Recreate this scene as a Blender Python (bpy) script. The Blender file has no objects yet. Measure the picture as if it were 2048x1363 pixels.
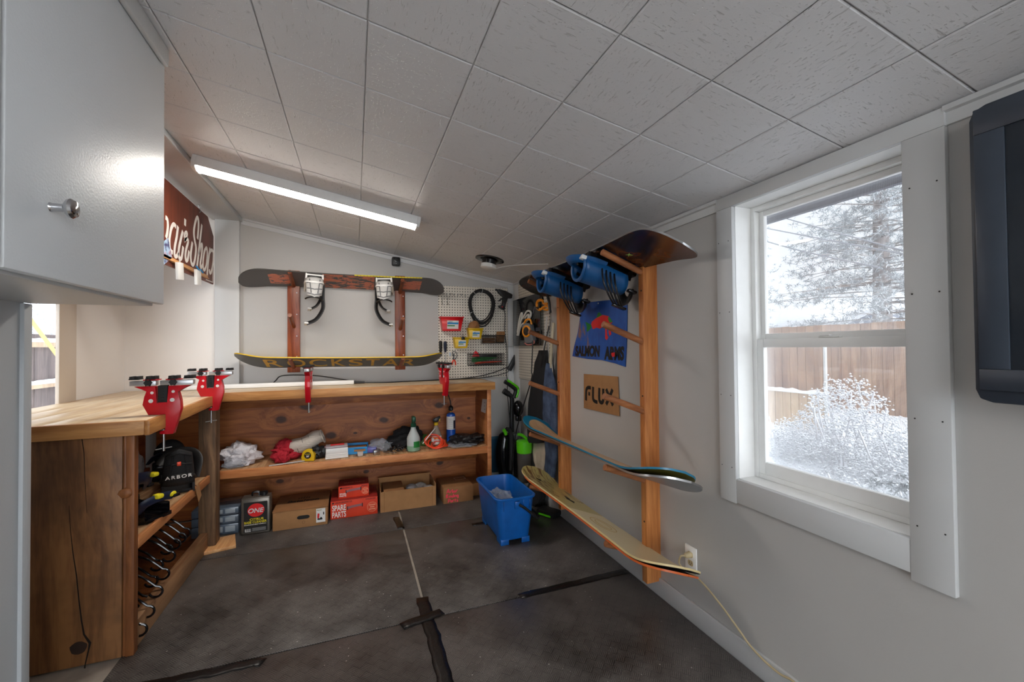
import bpy, bmesh, math, random
from mathutils import Vector, Matrix, noise
random.seed(7)
PI = math.pi
SC = bpy.context.scene
COL = SC.collection
# ------------------------------------------------------------------ camera
W, H = 2048, 1363
FPX = 843.07
YAW, PIT, ROLL = math.radians(20.411), math.radians(0.857), math.radians(-0.513)
CAM = Vector((0, 0, 1.31))
_f = Vector((math.sin(YAW)*math.cos(PIT), math.cos(YAW)*math.cos(PIT), math.sin(PIT)))
_r0 = Vector((math.cos(YAW), -math.sin(YAW), 0)); _u0 = _r0.cross(_f)
_r = _r0*math.cos(ROLL)+_u0*math.sin(ROLL); _u = _r.cross(_f)
cd = bpy.data.cameras.new('camera'); cam = bpy.data.objects.new('camera', cd); COL.objects.link(cam)
cam.matrix_world = Matrix(((_r.x, _u.x, -_f.x, CAM.x), (_r.y, _u.y, -_f.y, CAM.y), (_r.z, _u.z, -_f.z, CAM.z), (0, 0, 0, 1)))
cd.sensor_width = 36; cd.lens = FPX/W*36; cd.clip_start = .02; cd.clip_end = 200
SC.camera = cam
def at(x, y, ax, v):                      # pixel -> the point of a wall / floor / shelf plane it shows
    d = _f*FPX+_r*(x-W/2)+_u*(H/2-y)
    return CAM+d*((v-CAM[ax])/d[ax])
# ------------------------------------------------------------------ world and exposure
SC.view_settings.view_transform = 'Standard'; SC.view_settings.look = 'None'
SC.view_settings.gamma = 1; SC.view_settings.use_curve_mapping = False
SC.view_settings.exposure = 0.0
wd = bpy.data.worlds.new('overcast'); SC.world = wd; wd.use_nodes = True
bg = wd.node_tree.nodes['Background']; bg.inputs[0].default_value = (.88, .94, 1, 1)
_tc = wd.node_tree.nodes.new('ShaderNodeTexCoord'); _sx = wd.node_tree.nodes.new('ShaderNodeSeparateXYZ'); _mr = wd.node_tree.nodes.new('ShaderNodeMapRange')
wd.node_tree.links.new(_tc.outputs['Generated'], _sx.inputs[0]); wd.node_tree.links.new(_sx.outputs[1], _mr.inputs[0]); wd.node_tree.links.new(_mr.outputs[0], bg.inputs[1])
_mr.inputs[1].default_value = -.95; _mr.inputs[2].default_value = -.35; _mr.inputs[3].default_value = 9.0; _mr.inputs[4].default_value = 2.0   # sky brightened behind the camera, added to light the interior
LED = 52.0
def portal(loc, rot, sx, sy):
    l = bpy.data.lights.new('window_portal', 'AREA'); l.shape = 'RECTANGLE'; l.size = sx; l.size_y = sy
    l.cycles.is_portal = True
    o = bpy.data.objects.new('window_portal', l); o.location = loc; o.rotation_euler = rot; COL.objects.link(o)
RX, BY = 1.494, 3.95                      # right wall plane, back wall plane
ZC, SL = 1.944, .1829                     # ceiling height at the right wall, its slope
def zceil(x): return ZC+SL*(RX-x)
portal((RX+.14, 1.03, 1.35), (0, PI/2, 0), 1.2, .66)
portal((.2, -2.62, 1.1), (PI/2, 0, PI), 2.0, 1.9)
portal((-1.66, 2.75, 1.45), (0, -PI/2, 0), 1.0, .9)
# ------------------------------------------------------------------ node helper
class S:
    def __init__(s, t, k): s.t = t; s.k = k
    def op(s, o, b=0.0, c=None):
        n = s.t.nodes.new('ShaderNodeMath'); n.operation = o
        for i, v in enumerate((s, b, c)):
            if v is None: continue
            if isinstance(v, S): s.t.links.new(v.k, n.inputs[i])
            else: n.inputs[i].default_value = v
        return S(s.t, n.outputs[0])
    def __add__(s, b): return s.op('ADD', b)
    def __sub__(s, b): return s.op('SUBTRACT', b)
    def __mul__(s, b): return s.op('MULTIPLY', b)
    def fract(s): return s.op('FRACT')
    def floor(s): return s.op('FLOOR')
    def gt(s, b): return s.op('GREATER_THAN', b)
    def lt(s, b): return s.op('LESS_THAN', b)
    def abs(s): return s.op('ABSOLUTE')
    def mr(s, a, b, c=0.0, d=1.0):
        n = s.t.nodes.new('ShaderNodeMapRange'); s.t.links.new(s.k, n.inputs[0])
        for i, v in enumerate((a, b, c, d)): n.inputs[i+1].default_value = v
        return S(s.t, n.outputs[0])
class MT:
    def __init__(s, name, col=(.5, .5, .5), rough=.5, metal=0, spec=.5):
        s.m = bpy.data.materials.new(name); s.m.use_nodes = True; s.t = s.m.node_tree
        s.b = s.t.nodes['Principled BSDF']
        s.b.inputs['Base Color'].default_value = (*col, 1); s.b.inputs['Roughness'].default_value = rough
        s.b.inputs['Metallic'].default_value = metal; s.b.inputs['Specular IOR Level'].default_value = spec
        s._c = None
    def n(s, t): return s.t.nodes.new('ShaderNode'+t)
    def L(s, a, b): s.t.links.new(a.k if isinstance(a, S) else a, b)
    def co(s, scale=(1, 1, 1), loc=(0, 0, 0)):
        if s._c is None: s._c = s.n('TexCoord')
        mp = s.n('Mapping'); s.L(s._c.outputs['Object'], mp.inputs[0])
        mp.inputs['Scale'].default_value = scale; mp.inputs['Location'].default_value = loc
        return mp.outputs[0]
    def xyz(s, v):
        n = s.n('SeparateXYZ'); s.L(v, n.inputs[0]); return [S(s.t, o) for o in n.outputs]
    def comb(s, x, y, z):
        n = s.n('CombineXYZ')
        for i, v in enumerate((x, y, z)):
            if isinstance(v, S): s.L(v, n.inputs[i])
            else: n.inputs[i].default_value = v
        return n.outputs[0]
    def noise(s, v, scale=5, det=3, rough=.5, dist=0):
        n = s.n('TexNoise'); s.L(v, n.inputs['Vector']); n.inputs['Scale'].default_value = scale
        n.inputs['Detail'].default_value = det; n.inputs['Roughness'].default_value = rough; n.inputs['Distortion'].default_value = dist
        return S(s.t, n.outputs[0])
    def voro(s, v, scale=5, feat='F1', rnd=1):
        n = s.n('TexVoronoi'); s.L(v, n.inputs['Vector']); n.inputs['Scale'].default_value = scale; n.feature = feat
        n.inputs['Randomness'].default_value = rnd
        return S(s.t, n.outputs['Distance'])
    def ramp(s, f, stops):
        n = s.n('ValToRGB'); s.L(f, n.inputs[0]); e = n.color_ramp.elements
        e[0].position, e[0].color = stops[0][0], (*stops[0][1], 1); e[1].position, e[1].color = stops[-1][0], (*stops[-1][1], 1)
        for p, c in stops[1:-1]: k = e.new(p); k.color = (*c, 1)
        return n.outputs[0]
    def mix(s, f, a, b):
        n = s.n('Mix'); n.data_type = 'RGBA'
        if isinstance(f, S): s.L(f, n.inputs[0])
        else: n.inputs[0].default_value = f
        for i, v in ((6, a), (7, b)):
            if isinstance(v, tuple): n.inputs[i].default_value = (*v, 1)
            else: s.L(v, n.inputs[i])
        return n.outputs[2]
    def color(s, c): s.L(c, s.b.inputs['Base Color']); return s
    def rough(s, c): s.L(c, s.b.inputs['Roughness']); return s
    def bump(s, h, strength=.3, dist=.01):
        n = s.n('Bump'); s.L(h, n.inputs['Height']); n.inputs['Strength'].default_value = strength; n.inputs['Distance'].default_value = dist
        s.L(n.outputs[0], s.b.inputs['Normal']); return s
def lin(r, g, b):
    f = lambda c: (c/255/12.92 if c/255 <= .04045 else ((c/255+.055)/1.055)**2.4)
    return (f(r), f(g), f(b))
_pl = {}
def plastic(name, rgb, rough=.4, metal=0, var=.06):
    k = (name,)
    if k in _pl: return _pl[k]
    c = lin(*rgb); m = MT(name, c, rough, metal)
    if var:
        f = m.noise(m.co(), 14, 2)
        m.color(m.ramp(f, [(.3, tuple(x*(1-var) for x in c)), (.7, tuple(min(1, x*(1+var)) for x in c))]))
    _pl[k] = m.m; return m.m
def paint(name, rgb, rough=.5, bs=.08, scale=90, spec=.5):
    c = lin(*rgb); m = MT(name, c, rough, 0, spec)
    f = m.noise(m.co(), 1.3, 3); m.color(m.ramp(f, [(.3, tuple(x*.95 for x in c)), (.7, tuple(min(1, x*1.04) for x in c))]))
    g = m.noise(m.co(), scale, 3); h = m.voro(m.co(), 4.5).mr(.0, .035, -1.2, 0); m.bump(g+h, bs, .004); return m.m
def wood(name, c0, c1, axis=0, gs=9, rough=.55, knots=0, dark=None, blotch=0, bs=.25, fine=60, spots=()):
    m = MT(name, lin(*c1), rough)
    sc = [1.0]*3; sc[axis] = .09
    v = m.co(tuple(sc)); w = m.co()
    if knots:
        ks = [knots*1.0]*3; ks[axis] = knots*.55
        d = m.voro(m.co(tuple(ks), (.37, .71, .13)), 1.0)
        swirl = d.mr(0, .42, .9, 0)
        x, y, z = m.xyz(v); comp = [x, y, z]
        comp = [c+swirl*.07 for c in comp]
        v2 = m.comb(*comp)
    else: v2 = v
    sp_ = None
    for (sx, sz, sr) in spots:            # knots at the places the photo shows them, in the object's own x and z
        X_, Y_, Z_ = m.xyz(m.co((1, 1, 1), (0, 0, 0))); wv_ = m.noise(w, 9, 2).mr(0, 1, -.012, .012)
        dx_ = (X_-sx+wv_)*.62; dz_ = Z_-sz+wv_; dd = (dx_*dx_+dz_*dz_).op('SQRT')*(1/sr)
        sp_ = dd if sp_ is None else sp_.op('MINIMUM', dd)
    if spots:
        x, y, z = m.xyz(v2); sw = sp_.mr(.6, 4.0, 1.0, 0); rings = (sp_*2.6+m.noise(w, 6, 2)*3.0).op('SINE')*sw*.022
        v2 = m.comb(x+sw*.06+rings, y+rings, z+sw*.12+rings)
    f = m.noise(v2, gs, 4, .6, 1.6)
    g = m.noise(v2, fine, 3, .6, .4)
    col = m.ramp(f*.72+g*.36, [(.40, lin(*c0)), (.53, tuple((a+b)/2 for a, b in zip(lin(*c0), lin(*c1)))), (.64, lin(*c1))])
    if blotch:
        b = m.noise(w, 2.6, 4, .65).mr(.42, .66, 0, blotch)
        col = m.mix(b, col, lin(*(dark or (40, 25, 14))))
    if knots:
        kk = d.mr(.035, .075, 1, 0)
        col = m.mix(kk*.85, col, lin(*(dark or (60, 28, 14))))
    if spots: col = m.mix(sp_.mr(.7, 1.15, .92, 0), col, lin(*(dark or (60, 28, 14))))
    m.color(col); m.bump(f+g*.5, bs, .002); return m.m
# ------------------------------------------------------------------ mesh helper
def frame(o, r, u):
    r = Vector(r).normalized(); u = Vector(u).normalized(); n = r.cross(u)
    return Matrix(((r.x, u.x, n.x, o[0]), (r.y, u.y, n.y, o[1]), (r.z, u.z, n.z, o[2]), (0, 0, 0, 1)))
def onback(x, z, y=BY): return frame((x, y, z), (1, 0, 0), (0, 0, 1))      # local x right, y up, z out of the wall
def onright(y, z, x=RX): return frame((x, y, z), (0, -1, 0), (0, 0, 1))
def onleft(y, z, x): return frame((x, y, z), (0, 1, 0), (0, 0, 1))
class MB:
    def __init__(s, M=None): s.v = []; s.f = []; s.mi = []; s.M = M or Matrix(); s.k = 0
    def add(s, vs, fs, M=None):
        o = len(s.v); T = s.M @ M if M else s.M
        s.v += [T @ Vector(p) for p in vs]; s.f += [[o+i for i in f] for f in fs]; s.mi += [s.k]*len(fs); return s
    def bm(s, b, M=None):
        b.verts.index_update(); s.add([v.co.copy() for v in b.verts], [[v.index for v in f.verts] for f in b.faces], M); b.free(); return s
    def box(s, c, d, bev=0, M=None, seg=2):
        b = bmesh.new(); bmesh.ops.create_cube(b, size=1)
        for v in b.verts: v.co = Vector((v.co.x*d[0]+c[0], v.co.y*d[1]+c[1], v.co.z*d[2]+c[2]))
        if bev: bmesh.ops.bevel(b, geom=list(b.edges), offset=bev, segments=seg, profile=.5, affect='EDGES')
        return s.bm(b, M)
    def bb(s, a, b, bev=0, M=None): return s.box([(p+q)/2 for p, q in zip(a, b)], [abs(q-p) for p, q in zip(a, b)], bev, M)
    def prism(s, poly, z0, z1, bev=0, M=None):
        n = len(poly); a = sum(poly[i][0]*poly[(i+1) % n][1]-poly[(i+1) % n][0]*poly[i][1] for i in range(n))
        if a < 0: poly = poly[::-1]
        b = bmesh.new(); lo = [b.verts.new((x, y, z0)) for x, y in poly]; hi = [b.verts.new((x, y, z1)) for x, y in poly]
        b.faces.new(lo[::-1]); b.faces.new(hi)
        for i in range(n): b.faces.new((lo[i], lo[(i+1) % n], hi[(i+1) % n], hi[i]))
        if bev: bmesh.ops.bevel(b, geom=[e for e in b.edges], offset=bev, segments=2, profile=.5, affect='EDGES')
        bmesh.ops.triangulate(b, faces=[f for f in b.faces if len(f.verts) > 8])
        return s.bm(b, M)
    def lathe(s, prof, n=24, M=None, caps=True):
        vs = []; fs = []
        for r, z in prof:
            for i in range(n): a = 2*PI*i/n; vs.append((r*math.cos(a), r*math.sin(a), z))
        for j in range(len(prof)-1):
            for i in range(n): k = (i+1) % n; fs.append((j*n+i, j*n+k, (j+1)*n+k, (j+1)*n+i))
        if caps: fs.append(tuple(range(n))[::-1]); fs.append(tuple(range((len(prof)-1)*n, len(prof)*n)))
        return s.add(vs, fs, M)
    def cyl(s, p, q, r, r2=None, n=16, bev=.0):
        p = Vector(p); q = Vector(q); d = q-p; L = d.length; r2 = r if r2 is None else r2
        M = Matrix.Translation(p) @ d.to_track_quat('Z', 'Y').to_matrix().to_4x4()
        pr = [(r, 0), (r2, L)] if not bev else [(r-bev, 0), (r, bev), (r2, L-bev), (r2-bev, L)]
        return s.lathe(pr, n, M)
    def tube(s, pts, r, n=8, closed=False, rr=None, flat=None):
        pts = [Vector(p) for p in pts]; N = len(pts); vs = []; fs = []; up = None
        for i, p in enumerate(pts):
            a = pts[(i-1) % N] if (closed or i > 0) else p; c = pts[(i+1) % N] if (closed or i < N-1) else p
            t = (c-a).normalized()
            if up is None: up = t.orthogonal().normalized()
            up = (up-t*up.dot(t)); up = up.normalized() if up.length > 1e-6 else t.orthogonal().normalized()
            b = t.cross(up); R = rr[i] if rr else r
            for k in range(n):
                g = 2*PI*k/n; vs.append(p+up*math.cos(g)*R*(flat or 1)+b*math.sin(g)*R)
        for i in range(N if closed else N-1):
            j = (i+1) % N
            for k in range(n): l = (k+1) % n; fs.append((i*n+k, i*n+l, j*n+l, j*n+k))
        if not closed: fs.append(tuple(range(n))[::-1]); fs.append(tuple(range((N-1)*n, N*n)))
        return s.add(vs, fs)
    def ribbon(s, pts, w, t=.002, closed=False, ww=None):   # flat stroke in local xy, thickness along z
        pts = [Vector((p[0], p[1])) for p in pts]; N = len(pts); vs = []; fs = []
        for i, p in enumerate(pts):
            a = pts[(i-1) % N] if (closed or i > 0) else p; c = pts[(i+1) % N] if (closed or i < N-1) else p
            d = (c-a).normalized(); nn = Vector((-d.y, d.x))*(ww[i] if ww else w)/2
            for q in (p+nn, p-nn): vs += [(q.x, q.y, 0), (q.x, q.y, t)]
        for i in range(N if closed else N-1):
            a = i*4; b = ((i+1) % N)*4
            fs += [(a+1, a+3, b+3, b+1), (a, b, b+2, a+2), (a, a+1, b+1, b), (a+2, b+2, b+3, a+3)]
        if not closed: e = (N-1)*4; fs += [(0, 2, 3, 1), (e, e+1, e+3, e+2)]
        return s.add(vs, fs)
    def sphere(s, c, r, M=None, sub=2, seed=None, amp=0, fr=2.0, floor=None):
        b = bmesh.new(); bmesh.ops.create_icosphere(b, subdivisions=sub, radius=1)
        for v in b.verts:
            k = 1.0
            if seed is not None:
                o = Vector((seed*3.1, seed*1.7, seed*.9))
                k += amp*(noise.noise(v.co*fr+o)+.6*noise.noise(v.co*fr*2.3+o)+.45*abs(noise.noise(v.co*fr*4.6+o)))
            p = Vector((v.co.x*r[0]*k, v.co.y*r[1]*k, v.co.z*r[2]*k))+Vector(c)
            if floor is not None and p.z < floor: p.z = floor+(p.z-floor)*.02
            v.co = p
        return s.bm(b, M)
    def grid(s, fn, nu, nv, closed_u=False):
        vs = [fn(i/(nu if closed_u else nu-1), j/(nv-1)) for i in range(nu) for j in range(nv)]; fs = []
        for i in range(nu if closed_u else nu-1):
            for j in range(nv-1): a = i*nv+j; b = ((i+1) % nu)*nv+j; fs.append((a, b, b+1, a+1))
        return s.add(vs, fs)
    def build(s, name, mat, parent=None, loc=None, local=False, ang=35, solid=0):
        me = bpy.data.meshes.new(name); off = Vector((0, 0, 0)); vs = s.v
        if parent is not None and not local:
            p = parent
            while p is not None: off += p.location; p = p.parent
        if parent is None and loc is not None: off = Vector(loc)
        me.from_pydata([(v-off)[:] for v in vs], [], s.f)
        for m in (mat if isinstance(mat, (list, tuple)) else [mat]): me.materials.append(m)
        me.polygons.foreach_set('material_index', s.mi); me.polygons.foreach_set('use_smooth', [True]*len(s.f))
        me.update(); me.validate(); me.set_sharp_from_angle(angle=math.radians(ang))
        o = bpy.data.objects.new(name, me); COL.objects.link(o)
        if parent is not None: o.parent = parent
        elif loc is not None: o.location = loc
        if solid:
            d = o.modifiers.new('thickness', 'SOLIDIFY'); d.thickness = solid; d.offset = 0
        return o
def tag(o, label, cat, group=None, kind=None):
    if label: o['label'] = label
    if cat: o['category'] = cat
    if group: o['group'] = group
    if kind: o['kind'] = kind
    return o
def thing(name, label, cat, loc=(0, 0, 0), rot=(0, 0, 0), group=None):
    o = bpy.data.objects.new(name, None); o.empty_display_size = .05; COL.objects.link(o)
    o.location = loc; o.rotation_euler = rot; return tag(o, label, cat, group)
def struct(o): o['kind'] = 'structure'; return o
def dup(root, loc, rot=None, label=None, group=None):
    def cp(o, par):
        c = o.copy(); COL.objects.link(c)
        if par is not None: c.parent = par
        for ch in list(o.children): cp(ch, c)
        return c
    r = cp(root, None); r.location = loc
    if rot is not None: r.rotation_euler = rot
    if label: r['label'] = label
    if group: r['group'] = group
    return r
def text_mesh(s, bold=0, shear=0, spacing=1.0):
    c = bpy.data.curves.new('lettering', 'FONT'); c.body = s; c.offset = bold; c.shear = shear; c.space_character = spacing; c.extrude = .01
    o = bpy.data.objects.new('lettering', c); COL.objects.link(o)
    bpy.context.view_layer.update()
    me = bpy.data.meshes.new_from_object(o.evaluated_get(bpy.context.evaluated_depsgraph_get()))
    bpy.data.objects.remove(o); bpy.data.curves.remove(c)
    vs = [v.co.copy() for v in me.vertices]; fs = [list(p.vertices) for p in me.polygons]; bpy.data.meshes.remove(me)
    x0 = min(v.x for v in vs); x1 = max(v.x for v in vs); y0 = min(v.y for v in vs); y1 = max(v.y for v in vs)
    return [((v.x-x0)/(x1-x0), (v.y-y0)/(y1-y0), 1 if v.z > 0 else 0) for v in vs], fs
def letters(mb, s, x, y, w, h, t=.0008, bold=0, shear=0, spacing=1.0, z=.0004):   # text filling the box x..x+w, y..y+h of the local plane
    vs, fs = text_mesh(s, bold, shear, spacing)
    mb.add([(x+a*w, y+b*h, z+c*t) for a, b, c in vs], fs); return mb
def arc(c, r, a0, a1, n=12, ry=None):
    ry = r if ry is None else ry
    return [(c[0]+r*math.cos(math.radians(a0+(a1-a0)*i/n)), c[1]+ry*math.sin(math.radians(a0+(a1-a0)*i/n))) for i in range(n+1)]
def smooth(pts, n=6):                     # Catmull-Rom
    P = [Vector(p) for p in pts]; out = []
    for i in range(len(P)-1):
        p0 = P[max(i-1, 0)]; p1 = P[i]; p2 = P[i+1]; p3 = P[min(i+2, len(P)-1)]
        for k in range(n):
            t = k/n; out.append(.5*((2*p1)+(p2-p0)*t+(2*p0-5*p1+4*p2-p3)*t*t+(3*p1-p0-3*p2+p3)*t**3))
    out.append(P[-1]); return out
# ------------------------------------------------------------------ materials
M = {}
M['wall'] = paint('painted_wall', (189, 187, 184), .42, .10)
M['wallw'] = paint('warm_white_wall', (244, 240, 236), .45, .08)
M['trim'] = paint('painted_trim', (206, 207, 207), .38, .05)
M['trimb'] = paint('beige_trim', (214, 202, 188), .45, .04)
M['cab'] = paint('cabinet_paint', (206, 211, 214), .36, .16, 160)
M['door'] = paint('cabinet_door_paint', (226, 230, 233), .36, .16, 160)
M['column'] = paint('partition_paint', (184, 188, 191), .40, .12, 140)
M['vinyl'] = plastic('white_vinyl', (246, 246, 244), .35, 0, .02)
M['white'] = plastic('white_plastic', (235, 235, 233), .4, 0, .02)
M['black'] = plastic('black_plastic', (22, 22, 24), .42)
M['blackg'] = plastic('glossy_black', (14, 14, 17), .12)
M['rubber'] = plastic('black_rubber', (28, 27, 28), .7)
M['cloth_k'] = plastic('black_cloth', (24, 24, 27), .9)
M['red'] = plastic('red_enamel', (200, 14, 32), .28)
M['redp'] = plastic('red_plastic', (214, 26, 34), .35)
M['yel'] = plastic('yellow_plastic', (222, 182, 22), .35)
M['blue'] = plastic('blue_plastic', (12, 92, 172), .38, 0, .12)
M['bind'] = plastic('binding_blue', (18, 84, 142), .4)
M['orange'] = plastic('orange_plastic', (240, 150, 20), .4)
M['orangered'] = plastic('orange_red_plastic', (232, 70, 34), .4)
M['green'] = plastic('lime_plastic', (92, 200, 24), .35)
M['greend'] = plastic('dark_green_plastic', (10, 70, 48), .4)
M['steel'] = plastic('steel', (190, 190, 190), .28, 1, .03)
M['chrome'] = plastic('chrome', (205, 205, 208), .08, 1, 0)
M['dsteel'] = plastic('dark_steel', (70, 70, 72), .4, 1)
M['alu'] = plastic('aluminium', (200, 200, 203), .35, .8, .03)
M['grey'] = plastic('grey_plastic', (110, 112, 115), .45)
M['lgrey'] = plastic('light_grey', (196, 196, 194), .45)
M['paper'] = plastic('white_paper', (232, 230, 226), .8, 0, .03)
M['navy'] = plastic('navy_plastic', (24, 34, 60), .4)
M['skyblue'] = plastic('label_blue', (40, 140, 205), .5)
M['pink'] = plastic('pink_marker', (255, 70, 95), .6, 0, 0)
M['whiteink'] = plastic('white_ink', (238, 232, 226), .6, 0, 0)
M['blackink'] = plastic('black_ink', (18, 15, 14), .6, 0, 0)
M['yelink'] = plastic('yellow_ink', (232, 214, 30), .6, 0, 0)
M['redink'] = plastic('red_ink', (222, 24, 28), .5, 0, 0)
M['greenink'] = plastic('green_ink', (22, 128, 48), .55, 0, 0)
M['card'] = plastic('cardboard', (168, 122, 78), .85, 0, .08)
M['cardd'] = plastic('cardboard_brown', (150, 104, 64), .85, 0, .08)
M['spare'] = plastic('orange_box', (226, 62, 26), .6, 0, .06)
M['spared'] = plastic('dark_red_box', (150, 34, 24), .6, 0, .06)
M['tan'] = plastic('tan_cord', (196, 178, 140), .5)
M['worktop'] = wood('pine_worktop', (206, 174, 134), (238, 216, 182), 0, 8, .33, 0, blotch=.12, dark=(140, 96, 52))
M['worktopy'] = wood('pine_worktop_along', (206, 174, 134), (238, 216, 182), 1, 8, .33, 0, blotch=.12, dark=(140, 96, 52))
M['edge'] = wood('pine_edge', (168, 110, 58), (208, 152, 92), 0, 12, .45, 2.2, dark=(70, 40, 20))
M['edgey'] = wood('pine_edge_along', (164, 104, 52), (204, 146, 84), 1, 12, .45, 2.2, dark=(70, 40, 20))
M['ply'] = wood('plywood', (128, 66, 28), (186, 114, 60), 0, 7, .5, 3.2, dark=(64, 30, 14), blotch=.12)
M['plyy'] = wood('plywood_side', (146, 84, 44), (196, 130, 78), 1, 7, .5, 3.0, dark=(64, 30, 14), blotch=.15)
M['lip'] = wood('shelf_lip', (186, 108, 58), (222, 150, 92), 0, 10, .5, 2.5, dark=(96, 48, 22))
M['lipy'] = wood('shelf_lip_along', (170, 104, 58), (208, 142, 90), 1, 10, .5, 0)
M['shelf'] = wood('osb_shelf', (168, 120, 80), (218, 178, 134), 1, 22, .6, 0, blotch=.25, dark=(110, 70, 40))
M['plank'] = wood('old_plank', (96, 58, 32), (152, 104, 62), 2, 7, .5, 1.5, dark=(44, 26, 16), blotch=.55)
M['plank2'] = wood('old_edge', (104, 58, 28), (150, 92, 48), 2, 9, .5, 2.0, dark=(60, 32, 16), blotch=.2)
M['post'] = wood('weathered_post', (74, 52, 34), (136, 102, 70), 2, 9, .7, 2.4, dark=(30, 18, 10), blotch=.35)
M['stain'] = wood('stained_post', (112, 46, 20), (166, 84, 44), 2, 8, .35, 3.0, dark=(48, 18, 8), blotch=.2)
M['peg'] = wood('stained_peg', (108, 52, 28), (146, 82, 50), 1, 9, .4, 0)
M['cedar'] = wood('cedar_post', (168, 96, 44), (212, 140, 78), 2, 8, .5, 2.4, dark=(110, 56, 26))
M['cpeg'] = wood('cedar_peg', (122, 70, 40), (178, 114, 70), 0, 9, .5, 0)
M['shim'] = wood('shim_wood', (190, 132, 80), (224, 172, 116), 1, 12, .6, 0)
# ------------------------------------------------------------------ the room shell
YR = -2.6                                 # rear wall, behind the camera
XL = -1.61                                # far left wall
WY0, WY1, WZ0, WZ1 = .70, 1.325, .752, 1.898     # window opening in the right wall
def shell_with_hole(name, mat, x0, x1, y0, y1, z0, z1, hy0, hy1, hz0, hz1):
    m = MB(); m.bb((x0, y0, z0), (x1, hy0, z1)); m.bb((x0, hy1, z0), (x1, y1, z1))
    m.bb((x0, hy0, z0), (x1, hy1, hz0)); m.bb((x0, hy0, hz1), (x1, hy1, z1)); return struct(m.build(name, mat))
shell_with_hole('wall_right', M['wall'], RX, RX+.14, YR-.1, BY+.1, -.1, 2.06, WY0, WY1, WZ0, WZ1)
struct(MB().bb((-.9, BY, -.1), (RX+.14, BY+.1, 2.5)).build('wall_back', M['wall']))
struct(MB().bb((XL-.1, BY, -.1), (-.9, BY+.1, 2.6)).build('wall_back_left', M['wallw']))
LW = (2.45, 3.345, .85, 2.4)
shell_with_hole('wall_left', M['wallw'], XL-.06, XL, YR-.1, BY, -.1, 2.75, *LW)
struct(MB().bb((-1.03, YR, -.02), (-.935, 1.70, 2.42)).build('wall_partition', M['column']))
struct(MB().bb((-1.04, 1.685, -.02), (-.925, 1.72, 1.455), .003).build('trim_1', M['column']))
# rear wall behind the camera with a wide glazed opening
m = MB(); m.bb((XL-.1, YR-.1, -.1), (-.8, YR, 2.75)); m.bb((1.2, YR-.1, -.1), (RX+.14, YR, 2.75)); m.bb((-.8, YR-.1, 2.05), (1.2, YR, 2.75)); m.bb((-.8, YR-.1, -.1), (1.2, YR, .12))
struct(m.build('wall_rear', M['wall']))
struct(MB().bb((XL-.1, YR-.1, -.14), (RX+.14, BY+.1, -.1)).bb((XL, YR, -.1), (RX, BY, -.0)).build('floor', plastic('pale_subfloor', (168, 158, 146), .7, 0, .15)))
# ceiling: painted acoustic tiles on the slope, one mesh, with the roof deck above
t = MT('acoustic_tile', lin(240, 240, 241), .42, 0, .5)
gx, gy, gz = t.xyz(t.co())
ux = (gx-.035)*(1/.3); uy = (gy-.896)*(1/.3145)
par = ((ux.floor()+uy.floor())*.5).fract().gt(.25)
seed = ux.floor()*7.3+uy.floor()*3.7
inv = par*-1.0+1.0
a = gx*par+gy*inv; b = gx*inv+gy*par
fv = t.comb(a*30.0, b*150.0, seed)
f1 = t.noise(fv, 1, 3, .5, .8); f2 = t.voro(t.comb(gx, gy, seed), 85, 'F1'); f3 = t.noise(t.co(), 160, 2)
pit = f1.mr(.62, .70, 0, 1)*f2.mr(.0, .9, .5, 1); dots = f2.mr(.10, .2, 1, 0)
t.bump(f3*.16-pit*1.2-dots*.6, .5, .004)
t.color(t.mix(pit, lin(229, 229, 231), lin(198, 197, 197)))  # pits tinted darker: shade of the recesses put into the colour
M['tile'] = t.m
m = MB()
for i in range(-3, 5):
    for j in range(-12, 11):
        x0, x1 = .035+i*.3, .035+(i+1)*.3; y0, y1 = .896+j*.3145, .896+(j+1)*.3145
        x0 = max(x0, -.872); x1 = min(x1, RX+.03); y0 = max(y0, YR); y1 = min(y1, BY+.02)
        if x1-x0 < .01 or y1-y0 < .01: continue
        g = .0012; e = .0034; c = .003; pts = []
        for dx, dz in ((0, c), (e, 0)):
            for (px, sx) in ((x0+g, 1), (x1-g, -1)):
                for (py, sy) in ((y0+g, 1), (y1-g, -1)):
                    X = px+sx*dx; pts.append((X, py+sy*dx, zceil(X)+dz))
        m.add(pts, [(4, 5, 7, 6), (0, 4, 6, 2), (1, 3, 7, 5), (0, 1, 5, 4), (2, 6, 7, 3)])
xa, xb = -1.75, RX+.14
m.add([(x, y, zceil(max(x, -.95))+d) for x in (xa, -.95, xb) for y in (YR-.1, BY+.1) for d in (.006, .12)],
      [(0, 2, 6, 4), (4, 6, 10, 8), (1, 5, 7, 3), (5, 9, 11, 7), (0, 1, 3, 2), (8, 10, 11, 9), (0, 4, 5, 1), (4, 8, 9, 5), (2, 3, 7, 6), (6, 7, 11, 10)])
struct(m.build('ceiling', M['tile'], ang=20))
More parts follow.
